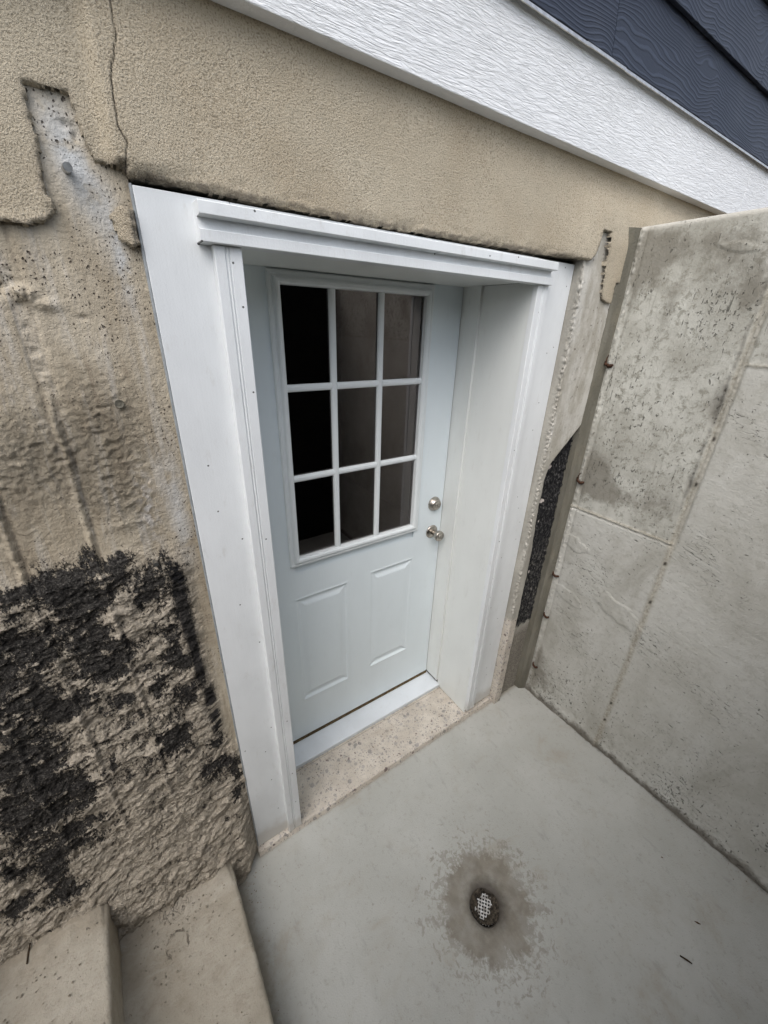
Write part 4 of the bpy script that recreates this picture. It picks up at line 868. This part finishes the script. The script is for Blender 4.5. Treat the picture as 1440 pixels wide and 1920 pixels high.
# ------------------------------------------------------------------ steps
st = thing('concrete_stairs', 'worn grey concrete stairs at the bottom left going up along the house wall', 'stairs', (-1.2, -1.0, FL))
def step(xr, xl, top, bottom):
    ys = -axis_samples((0.285, 1.45, 0.006), (1.45, 1.868, 0.03))
    # profile from back of tread to the nosing and down the riser
    r = 0.013; pr = [(x, top) for x in np.linspace(xl, xr - r, 46)] + [(xr - r + r * math.sin(a), top - r + r * math.cos(a)) for a in np.linspace(0.2, math.pi / 2, 7)] + [(xr - 0.004 * t, top - r - (top - r - bottom) * t) for t in np.linspace(0.08, 1, 14)]
    pr = np.array(pr); Y, I = np.meshgrid(ys, np.arange(len(pr)), indexing='ij')
    X = pr[I, 0]; Z = pr[I, 1]; tread = (I < 46)
    nz = 0.0035 * fbm(X * 8, Y * 8, 401) + 0.0012 * fbm(X * 40, Y * 40, 402, 3)
    pile = sst(-0.43, -0.31, Y + 0.03 * fbm(X * 16, Y * 9, 403)) * (0.014 + 0.016 * fbm(X * 22, Y * 22, 404, 4))
    cove = sst(xl + 0.05, xl, X)
    Zn = Z + np.where(tread, nz + pile + 0.012 * cove ** 2, nz * 0.5)
    Xn = X + 0.003 * fbm(Y * 7, Z * 7, 405) + np.where(I >= 40, 0.004 * fbm(Y * 22, Z * 20, 406, 4), 0)
    grid('step', np.stack([Xn, Y, Zn], -1), M['steps'], st, flip=True)
step(-1.164, -1.492, 0.165, 0.0); step(-1.488, -1.815, 0.33, 0.16); step(-1.81, -2.13, 0.495, 0.32)
for k in range(3, 12):
    step(-1.81 - 0.32 * (k - 2), -1.81 - 0.32 * (k - 1), 0.33 + 0.165 * (k - 1), 0.30 + 0.165 * (k - 2))

# ------------------------------------------------------------------ drain and litter
dn = thing('floor_drain', 'small round floor drain with a muddy white plastic grate in the wet patch', 'drain', (-0.457, -0.893, FL))
bm = bmesh.new(); gz = FL - 0.016; pitch = 0.0098; ang = rad(38)
ca, sa = math.cos(ang), math.sin(ang)
def rot(p): return (-0.457 + p[0] * ca - p[1] * sa, -0.893 + p[0] * sa + p[1] * ca, p[2])
for k in range(-5, 6):
    L = math.sqrt(max(0.0, 0.0440 ** 2 - (k * pitch) ** 2)); w2 = 0.0016
    for hor in (0, 1):
        b0 = [(-L, k * pitch - w2), (L, k * pitch - w2), (L, k * pitch + w2), (-L, k * pitch + w2)]
        if hor: b0 = [(y, x) for x, y in b0][::-1]
        dz = 0.0004 * hor
        tp = [bm.verts.new(rot((x, y, gz + dz))) for x, y in b0]; bt = [bm.verts.new(rot((x, y, gz - 0.004 + dz))) for x, y in b0]
        bm.faces.new(tp); bm.faces.new(bt[::-1])
        for i in range(4): bm.faces.new((tp[i], bt[i], bt[(i + 1) % 4], tp[(i + 1) % 4]))
from_bm('grate', bm, M['plastic'], dn)
bm = bmesh.new(); lathe(bm, [(0.0465, 0), (0.0465, 0.003)], (-0.457, -0.893, FL - 0.060), 'z', 40); from_bm('drain_bottom', bm, M['black'], dn)
g = np.linspace(-0.066, 0.066, 110); X, Y = np.meshgrid(g, g, indexing='ij'); r = np.hypot(X, Y)
fx = X * ca + Y * sa; fy = -X * sa + Y * ca
ua = X * -0.66 + Y * -0.75; va = X * 0.75 + Y * -0.66
hole_ = np.hypot((ua + 0.010) / 0.036, (va + 0.003 + 0.25 * ua) / 0.023) + 0.95 * fbm(X * 50, Y * 50, 501, 4)
mud = sst(0.75, 1.3, hole_)
mz_ = gz - 0.006 + 0.010 * mud + 0.007 * fbm(X * 80, Y * 80, 502, 4) * mud + 0.012 * sst(0.024, 0.050, r) * mud
grid('mud', np.stack([X - 0.457, Y - 0.893, mz_], -1), M['mud'], dn, keep=(r < 0.0500) & (mud > 0.02))
def litter(name, pts, r, m, label, cat, squash=1.0, group=None):
    bm = bmesh.new(); tube(bm, pts, r, 8, squash); o = from_bm(name, bm, m, smooth=True); tag(o, label, cat, group)
litter('twig', [(-0.0115, -1.332, FL + 0.003), (-0.004, -1.349, FL + 0.0036), (0.001, -1.362, FL + 0.003)], [0.0022, 0.0028, 0.0018], M['twig'], 'short dark twig lying on the floor near the lower right', 'twig')
litter('dead_leaf', [(0.126, -1.322, FL + 0.0012), (0.130, -1.330, FL + 0.0022), (0.136, -1.338, FL + 0.001)], [0.0006, 0.0032, 0.0006], M['leaf'], 'tiny dark leaf scrap between the twig and the retaining wall', 'leaf', 0.35, 'leaf scraps on the floor')
litter('dead_leaf', [(0.228, -1.169, FL + 0.0012), (0.230, -1.172, FL + 0.0024), (0.233, -1.176, FL + 0.001)], [0.0006, 0.0022, 0.0006], M['leaf'], 'tiny reddish leaf scrap close to the foot of the retaining wall', 'leaf', 0.4, 'leaf scraps on the floor')
litter('twig', [(-1.664, -0.375, 0.338), (-1.662, -0.352, 0.341), (-1.659, -0.335, 0.345)], [0.0018, 0.0024, 0.0016], M['twig'], 'thin brown twig leaning on the second step by the wall', 'twig')

# crumbs of mortar fallen from the wall: too many and too small to count
bm = bmesh.new(); rng = random.Random(11)
def crumb(x, y, z, r):
    res = bmesh.ops.create_icosphere(bm, subdivisions=1, radius=r)
    sx, sy, sz = rng.uniform(0.7, 1.5), rng.uniform(0.6, 1.2), rng.uniform(0.4, 0.9); a = rng.uniform(0, 6.28)
    for v in res['verts']:
        k = rng.uniform(0.75, 1.2); p = v.co * k; p = Vector((p.x * sx, p.y * sy, p.z * sz))
        v.co = Vector((x + p.x * math.cos(a) - p.y * math.sin(a), y + p.x * math.sin(a) + p.y * math.cos(a), z + p.z + r * 0.3))
for k in range(150):
    crumb(rng.uniform(-1.46, -1.20), -0.37 - rng.expovariate(14), 0.168, rng.uniform(0.0010, 0.0028) * (1.8 if rng.random() < 0.08 else 1))
for k in range(80):
    crumb(rng.uniform(-1.78, -1.53), -0.37 - rng.expovariate(14), 0.333, rng.uniform(0.0010, 0.0028))
for k in range(60):
    crumb(-1.145 + rng.expovariate(22), -0.335 - rng.expovariate(9), FL, rng.uniform(0.0008, 0.0024))
for k in range(90):
    crumb(0.440 - rng.expovariate(45), rng.uniform(-1.45, -0.34), FL, rng.uniform(0.0008, 0.0022))
for k in range(45):
    crumb(rng.uniform(-1.05, 0.42), rng.uniform(-1.5, -0.33), FL, rng.uniform(0.0007, 0.0015))
o = from_bm('mortar_crumbs', bm, m_simple('crumb_mortar', (0.16, 0.135, 0.10), (0.36, 0.32, 0.26), 90)); tag(o, kind='stuff')
